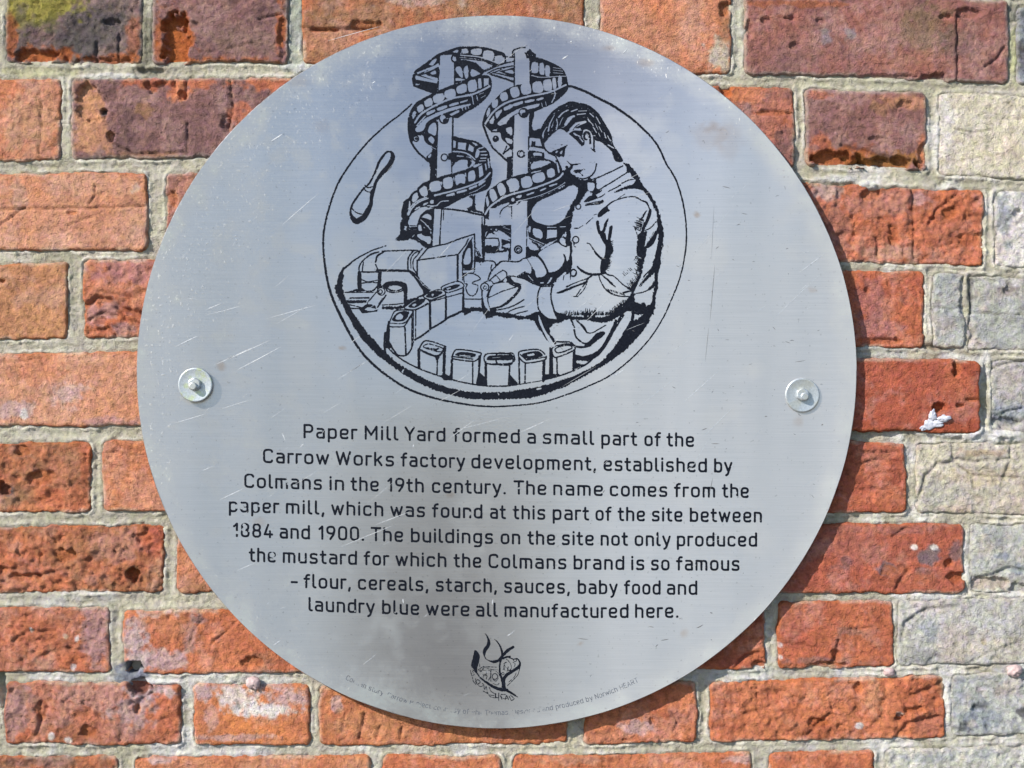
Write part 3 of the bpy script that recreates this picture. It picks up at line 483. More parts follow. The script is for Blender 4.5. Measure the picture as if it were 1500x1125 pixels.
def boxm(name, lo, hi, mat, parent=None, loc=None):
    (x0, y0, z0), (x1, y1, z1) = lo, hi
    v = [(x, y, z) for z in (z0, z1) for y in (y0, y1) for x in (x0, x1)]
    f = [[0, 1, 3, 2], [4, 6, 7, 5], [0, 4, 5, 1], [2, 3, 7, 6], [0, 2, 6, 4], [1, 5, 7, 3]]
    return mesh_np(name, np.array(v), f, mat, parent, False)
zb = (PY0-1428)/S; xa, xb = (XL+2-PX0)/S, (XR-2-PX0)/S; zt = (PY0+398)/S
boxm('wall_core', (xa, 0.016, zb), (xb, 0.22, zt), M_MORTAR, wall).data.materials.clear()
bpy.data.objects['wall_core'].data.materials.append(M_PLINTH)
boxm('plinth', (xa, -0.004, -1.40), (xb, 0.22, zb-0.001), M_PLINTH, wall)
g = mesh_np('pavement', np.array([(-60, -60, -1.4), (60, -60, -1.4), (60, 60, -1.4), (-60, 60, -1.4)]), [[0, 1, 2, 3]], M_GROUND, None, False); g['kind'] = 'structure'
# ------------------------------------------------------------------ the plaque
plaque = empty('plaque', (0, 0, 0))
tag(plaque, 'round brushed steel plaque engraved with a man at a machine and eight text lines', 'plaque')
CXp, CYp = 727.6, 544.8; RA, RB = 527.5, 522.5
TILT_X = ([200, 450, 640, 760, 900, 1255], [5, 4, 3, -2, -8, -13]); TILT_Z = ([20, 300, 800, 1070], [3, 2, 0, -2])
def plate_mesh():
    nr, na = 150, 720
    rr_ = np.concatenate([np.linspace(0.00003, 0.985, nr-8), np.linspace(0.987, 0.9985, 8)])
    th = np.linspace(0, 2*np.pi, na, endpoint=False)
    R_, T_ = np.meshgrid(rr_, th, indexing='ij')
    ed = 1+0.0007*vnoise(T_*12, T_*0+3, 3)*(R_ > .99)
    X = CXp+RA*R_*np.cos(T_)*ed; Y = CYp+RB*R_*np.sin(T_)*ed
    gx, gy = plate_px(X, Y)
    V = P2W(gx, gy, H_FRONT).reshape(-1, 3)
    # rounded arris and the back, kept as separate rings
    n = len(V)
    idx = np.arange(nr*na).reshape(nr, na)
    f = [np.stack([idx[:-1], np.roll(idx[:-1], -1, 1), np.roll(idx[1:], -1, 1), idx[1:]], -1).reshape(-1, 4)]
    # grime attribute: R mineral spots, G dull film, B rust
    xx = X.ravel(); yy = Y.ravel()
    rad = np.hypot((xx-CXp)/RA, (yy-CYp)/RB)
    nzz = fbm(xx, yy, 90, 4, 601); nz2 = fbm(xx, yy, 22, 4, 602)
    left = np.clip((CXp+120-xx)/420, 0, 1); up = np.clip((CYp+120-yy)/420, 0, 1)
    Rm = np.clip(0.12 + .9*sstep(.55, .97, rad+.10*nzz)*(.25+.75*left*np.clip(up+.25, 0, 1)) + .25*sstep(.9, 1, rad), 0, 1)
    for (cx, cy, rx, ry, s_) in [(390, 160, 90, 60, .7), (310, 300, 60, 120, .5), (240, 400, 30, 130, .6), (480, 130, 60, 60, .5), (230, 610, 40, 110, .4), (330, 470, 60, 50, .25), (1040, 200, 60, 70, .3), (880, 55, 120, 16, .5), (960, 100, 60, 20, .5)]:
        Rm = np.clip(Rm + s_*np.exp(-(((xx-cx)/rx)**2+((yy-cy)/ry)**2)), 0, 1)
    Gm = np.clip(.9*sstep(.93, .99, rad+.02*nzz)*(0.55+.6*nz2) + .35*sstep(.1, .5, nz2)*left + .25*sstep(.1, .5, fbm(xx, yy, 60, 4, 605)), 0, 1)
    for (cx, cy, rx, ry, s_) in [(258, 439, 7, 6, 1.0), (1105, 543, 16, 12, .4), (956, 524, 18, 10, .35), (1180, 600, 20, 10, .3), (640, 1030, 90, 20, .3), (560, 1000, 60, 30, .3)]:
        Gm = np.clip(Gm + s_*np.exp(-(((xx-cx)/rx)**2+((yy-cy)/ry)**2)), 0, 1)
    Bm = np.zeros_like(Gm)
    for (cx, cy, rx, ry, s_) in [(1021, 314, 4, 4, .5), (1045, 186, 14, 10, .25), (1040, 200, 30, 20, .16), (500, 510, 6, 3, .4), (660, 725, 7, 5, .25), (380, 765, 10, 8, .18), (850, 944, 5, 3, .4), (1003, 927, 7, 6, .25), (1068, 208, 20, 30, .14), (1170, 618, 8, 8, .2), (1180, 595, 10, 8, .15), (890, 70, 10, 5, .25), (945, 92, 12, 6, .25), (1190, 425, 6, 3, .25), (440, 120, 16, 10, .15), (470, 185, 14, 10, .12), (324, 537, 6, 6, .35)]:
        d = np.hypot((xx-cx)/rx, (yy-cy)/ry)+.5*fbm(xx, yy, 9, 3, 606); Bm = np.clip(Bm + s_*sstep(1.3, .4, d), 0, 1)
    g3 = np.stack([Rm, Gm, Bm], -1)
    F = np.vstack([f[0]])
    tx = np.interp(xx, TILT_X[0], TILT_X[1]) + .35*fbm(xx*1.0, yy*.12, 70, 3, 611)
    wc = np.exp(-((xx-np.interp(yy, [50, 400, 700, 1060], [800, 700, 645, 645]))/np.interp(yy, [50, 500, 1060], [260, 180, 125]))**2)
    tz = wc*np.interp(yy, [20, 480, 620, 800, 1070], [27, 10, 0.5, -3, -6]) + (1-wc)*np.interp(yy, [20, 400, 1070], [2, 2, 9.5]) + .3*fbm(xx*.4, yy*.4, 90, 3, 612)  # tilts laid out by hand to shape the reflection: dark centre, brighter sides
    sheen_tilt = np.stack([.5+np.tan(np.radians(tx)), np.full_like(tx, .5), .5+np.tan(np.radians(tz))], -1)
    o = mesh_np('plate', V, F, M_STEEL, plaque, True, {'grime': g3, 'sheen_tilt': sheen_tilt})
    # UV (x along the brushing)
    me = o.data; uv = me.uv_layers.new(name='UVMap')
    li = np.zeros(len(me.loops), dtype=np.int32); me.loops.foreach_get('vertex_index', li)
    co = np.zeros(len(me.vertices)*3, dtype=np.float32); me.vertices.foreach_get('co', co); co = co.reshape(-1, 3)
    uv.data.foreach_set('uv', np.stack([co[li, 2], co[li, 0]], -1).astype(np.float32).ravel())
    # rim: arris + side + back
    prof = [(0.9985, H_FRONT-.02), (0.9996, H_FRONT-.35), (1.0, H_FRONT-1.0), (1.0, H_FRONT-4.4), (0.9985, H_FRONT-5.2), (0.9, H_FRONT-5.2), (0.00003, H_FRONT-5.2)]
    vs = []
    for (q, hh) in prof:
        X1, Y1 = plate_px(CXp+RA*q*np.cos(th), CYp+RB*q*np.sin(th)); vs.append(P2W(X1, Y1, hh))
    V2 = np.concatenate(vs); id2 = np.arange(len(prof)*na).reshape(len(prof), na)
    F2 = np.stack([id2[:-1], np.roll(id2[:-1], -1, 1), np.roll(id2[1:], -1, 1), id2[1:]], -1).reshape(-1, 4)
    mesh_np('plate_edge', V2, F2, M_EDGE, plaque, True)
plate_mesh()
# ------------------------------------------------------------------ ink rasteriser: signed field -> clean flat mesh
class Ink:
    def __init__(s, x0, y0, x1, y1, step):
        s.x0, s.y0, s.step = x0, y0, step
        s.gx = np.arange(x0, x1, step); s.gy = np.arange(y0, y1, step)
        s.X, s.Y = np.meshgrid(s.gx, s.gy); s.f = np.full(s.X.shape, -5.0)
        s.nz = None
    def _sl(s, pts, pad):
        a = np.asarray(pts); ix0 = max(0, int((a[:, 0].min()-pad-s.x0)/s.step)); ix1 = int((a[:, 0].max()+pad-s.x0)/s.step)+2
        iy0 = max(0, int((a[:, 1].min()-pad-s.y0)/s.step)); iy1 = int((a[:, 1].max()+pad-s.y0)/s.step)+2
        return (slice(iy0, max(iy0, iy1)), slice(ix0, max(ix0, ix1)))
    def stroke(s, pts, wds, clear=False, rag=0):
        pts = np.asarray(pts, float)
        if np.isscalar(wds): wds = [wds]*len(pts)
        wds = np.interp(np.linspace(0, 1, len(pts)), np.linspace(0, 1, len(wds)), wds)/2
        sl_ = s._sl(pts, max(wds)+3); X, Y = s.X[sl_], s.Y[sl_]
        if X.size == 0: return
        best = np.full(X.shape, -5.0)
        for i in range(len(pts)-1):
            x0, y0 = pts[i]; dx, dy = pts[i+1]-pts[i]; L = dx*dx+dy*dy+1e-9
            sub = s._sl(pts[i:i+2], max(wds)+3)
            yy = slice(sub[0].start-sl_[0].start, sub[0].stop-sl_[0].start); xx = slice(sub[1].start-sl_[1].start, sub[1].stop-sl_[1].start)
            Xs, Ys = X[yy, xx], Y[yy, xx]
            if Xs.size == 0: continue
            tt = np.clip(((Xs-x0)*dx+(Ys-y0)*dy)/L, 0, 1)
            v = (wds[i]*(1-tt)+wds[i+1]*tt) - np.hypot(Xs-x0-tt*dx, Ys-y0-tt*dy)
            best[yy, xx] = np.maximum(best[yy, xx], v)
        if rag: best = best + rag*vnoise(X/1.3, Y/2.2, 71)
        s.f[sl_] = np.minimum(s.f[sl_], -best) if clear else np.maximum(s.f[sl_], best)
    def poly(s, pts, clear=False, rag=0):
        pts = np.asarray(pts, float); sl_ = s._sl(pts, 4); X, Y = s.X[sl_], s.Y[sl_]
        if X.size == 0: return
        d = np.full(X.shape, 1e9); ins = np.zeros(X.shape, bool)
        n = len(pts)
        for i in range(n):
            x0, y0 = pts[i]; x1, y1 = pts[(i+1) % n]; dx, dy = x1-x0, y1-y0; L = dx*dx+dy*dy+1e-9
            tt = np.clip(((X-x0)*dx+(Y-y0)*dy)/L, 0, 1)
            d = np.minimum(d, (X-x0-tt*dx)**2+(Y-y0-tt*dy)**2)
            if y0 != y1:
                c = (Y < y0) != (Y < y1); ins ^= c & (X < dx*(Y-y0)/dy+x0)
        d = np.sqrt(d); v = np.where(ins, d, -d)
        if rag: v = v + rag*vnoise(X/1.6, Y/3.0, 72) + rag*.5*vnoise(X/.8, Y/.8, 73)
        s.f[sl_] = np.minimum(s.f[sl_], -v) if clear else np.maximum(s.f[sl_], v)
    def mesh(s, name, mat, parent, hgt, zones=None):
        """marching squares over the field; zones: list of (name, mask function) to split the drawing into its motifs"""
        f = s.f; a, b_, c, d = f[:-1, :-1], f[:-1, 1:], f[1:, 1:], f[1:, :-1]
        case = (a > 0)*1+(b_ > 0)*2+(c > 0)*4+(d > 0)*8
        X, Y = s.X[:-1, :-1], s.Y[:-1, :-1]; st = s.step
        tris = []
        # full cells merged into horizontal runs
        full = case == 15
        V = []
        for r in range(full.shape[0]):
            row = full[r]
            if not row.any(): continue
            dd = np.diff(np.concatenate([[0], row.astype(np.int8), [0]])); st_ = np.where(dd == 1)[0]; en = np.where(dd == -1)[0]
            # break long runs so motif zones stay tidy
            x0 = s.x0+st_*st; x1 = s.x0+en*st; y = s.y0+r*st
            q = np.stack([np.stack([x0, np.full(len(x0), y)], -1), np.stack([x1, np.full(len(x0), y)], -1), np.stack([x1, np.full(len(x0), y+st)], -1), np.stack([x0, np.full(len(x0), y+st)], -1)], 1)
            V.append(q[:, [0, 1, 2]]); V.append(q[:, [0, 2, 3]])
        def lerp(p, q, fp, fq):
            tt = np.where(np.abs(fp-fq) < 1e-9, .5, fp/(fp-fq+1e-12)); tt = np.clip(tt, 0, 1)[..., None]
            return p*(1-tt)+q*tt
        order = {1: [['a', 'ab', 'da']], 2: [['b', 'bc', 'ab']], 4: [['c', 'cd', 'bc']], 8: [['d', 'da', 'cd']],
                 3: [['a', 'b', 'bc'], ['a', 'bc', 'da']], 6: [['b', 'c', 'cd'], ['b', 'cd', 'ab']], 12: [['c', 'd', 'da'], ['c', 'da', 'bc']], 9: [['d', 'a', 'ab'], ['d', 'ab', 'cd']],
                 7: [['b', 'c', 'cd'], ['b', 'cd', 'da'], ['b', 'da', 'a']], 14: [['c', 'd', 'da'], ['c', 'da', 'ab'], ['c', 'ab', 'b']],
                 13: [['d', 'a', 'ab'], ['d', 'ab', 'bc'], ['d', 'bc', 'c']], 11: [['a', 'b', 'bc'], ['a', 'bc', 'cd'], ['a', 'cd', 'd']],
                 5: [['a', 'ab', 'da'], ['c', 'cd', 'bc']], 10: [['b', 'bc', 'ab'], ['d', 'da', 'cd']]}
        for cs, tl in order.items():
            m = case == cs
            if not m.any(): continue
            x, y = X[m], Y[m]; fa, fb, fc, fd = a[m], b_[m], c[m], d[m]
            P = {'a': np.stack([x, y], -1), 'b': np.stack([x+st, y], -1), 'c': np.stack([x+st, y+st], -1), 'd': np.stack([x, y+st], -1)}
            P['ab'] = lerp(P['a'], P['b'], fa, fb); P['bc'] = lerp(P['b'], P['c'], fb, fc); P['cd'] = lerp(P['c'], P['d'], fc, fd); P['da'] = lerp(P['d'], P['a'], fd, fa)
            for t3 in tl: V.append(np.stack([P[k_] for k_ in t3], 1))
        T = np.concatenate(V)            # (n,3,2)
        cen = T.mean(1)
        out = []
        zs = zones or [(name, None)]
        done = np.zeros(len(T), bool)
        for zn, fn in zs:
            m = ~done if fn is None else (fn(cen[:, 0], cen[:, 1]) & ~done)
            done |= m
            if not m.any(): continue
            p = T[m].reshape(-1, 2)
            key = np.round(p*64).astype(np.int64); key = key[:, 0]*1000003+key[:, 1]
            _, i0, inv = np.unique(key, return_index=True, return_inverse=True)
            pu = p[i0]; fx = inv.reshape(-1, 3)
            ok = (fx[:, 0] != fx[:, 1]) & (fx[:, 1] != fx[:, 2]) & (fx[:, 0] != fx[:, 2]); fx = fx[ok][:, ::-1].copy()
            gx, gy = plate_px(pu[:, 0], pu[:, 1])
            out.append(mesh_np(zn, P2W(gx, gy, hgt), fx, mat, parent, False))
        return out
def crom(pts, closed=False, n=6, w=None):
    p = np.asarray(pts, float)
    if len(p) < 3: return p
    if closed: q = np.vstack([p[-1], p, p[0], p[1]])
    else: q = np.vstack([2*p[0]-p[1], p, 2*p[-1]-p[-2]])
    out = []
    for i in range(1, len(q)-2):
        p0, p1, p2, p3 = q[i-1], q[i], q[i+1], q[i+2]
        # centripetal-ish: limit tangents on uneven spacing
        L = np.linalg.norm(p2-p1)+1e-9
        m1 = (p2-p0)*.5; m2 = (p3-p1)*.5
        m1 *= min(1, 1.2*L/(np.linalg.norm(m1)+1e-9)); m2 *= min(1, 1.2*L/(np.linalg.norm(m2)+1e-9))
        for k in range(n):
            t = k/n; out.append((2*t**3-3*t**2+1)*p1+(t**3-2*t**2+t)*m1+(-2*t**3+3*t**2)*p2+(t**3-t**2)*m2)
    if not closed: out.append(p[-1])
    return np.array(out)
WIN = {'A': (460, 50, 5.357), 'B': (460, 230, 5.357), 'C': (460, 400, 5.357), 'D': (700, 50, 5.357), 'E': (700, 230, 5.357), 'G': (740, 400, 5.357),
       'H': (660, 910, 9.0), 'J': (690, 330, 9.375), 'K': (480, 360, 7.5), 'M': (580, 200, 9.375), 'N': (690, 200, 9.375), 'P': (830, 240, 9.375),
       'Q': (830, 340, 9.375), 'R': (780, 430, 7.5), 'T': (580, 290, 9.375), 'U': (780, 130, 10.714), 'V': (560, 50, 10.714), 'W': (660, 350, 7.5), 'X': (0, 0, 1.0)}
def run_art(ink, text):
    """window letter, command, [width or widths], points. S/L smooth/straight line, F/f filled shape, R ragged fill,
    C/c shape left bare, E bare line, O ring (cx,cy rx,ry), o bare disc, D filled disc, H hatch"""
    for ln in text.strip().splitlines():
        ln = ln.split('#')[0].split()
        if not ln: continue
        wn, cmd = ln[0][0], ln[0][1]; ox, oy, k = WIN[wn]
        args = ln[1:]; wd = None
        if cmd in 'SLEeOTH': wd = [float(v)/k for v in args[0].split('/')]; args = args[1:]
        pts = np.array([[float(v) for v in a_.split(',')] for a_ in args])
        if cmd in 'Oo D'.replace(' ', ''):
            (cx, cy), (rx, ry) = pts[0], pts[1]; a_ = np.linspace(0, 2*np.pi, 25)
            p = np.stack([ox+(cx+rx*np.cos(a_))/k, oy+(cy+ry*np.sin(a_))/k], -1)
            if cmd == 'O': ink.stroke(p, wd)
            elif cmd == 'o': ink.poly(p[:-1], True)
            else: ink.poly(p[:-1])
            continue
        p = pts/k+np.array([ox, oy])
        if cmd == 'S': ink.stroke(crom(p), wd, False, .35)
        elif cmd == 'L': ink.stroke(p, wd, False, .25)
        elif cmd == 'T': ink.stroke(np.vstack([crom(p, True), crom(p, True)[:1]]), wd, False, .25)
        elif cmd == 'E': ink.stroke(crom(p), wd, True)
        elif cmd == 'e': ink.stroke(p, wd, True)
        elif cmd == 'F': ink.poly(crom(p, True, 4), False, .3)
        elif cmd == 'f': ink.poly(p, False, .25)
        elif cmd == 'R': ink.poly(p, False, 1.0)
        elif cmd == 'C': ink.poly(crom(p, True, 4), True, .3)
        elif cmd == 'c': ink.poly(p, True, .2)
        elif cmd == 'H':   # hatch: first two points give the base line, third the tick vector, fourth x = number
            a0, a1 = p[0], p[1]; tv = (pts[2])/k; nn = int(pts[3][0])
            for i in range(nn):
                t = (i+random.uniform(-.3, .3))/max(1, nn-1); q = a0*(1-t)+a1*t; s_ = random.uniform(.55, 1.1)
                ink.stroke(np.array([q, q+tv*s_]), [wd[0]*random.uniform(.8, 1.3), wd[0]*.35])
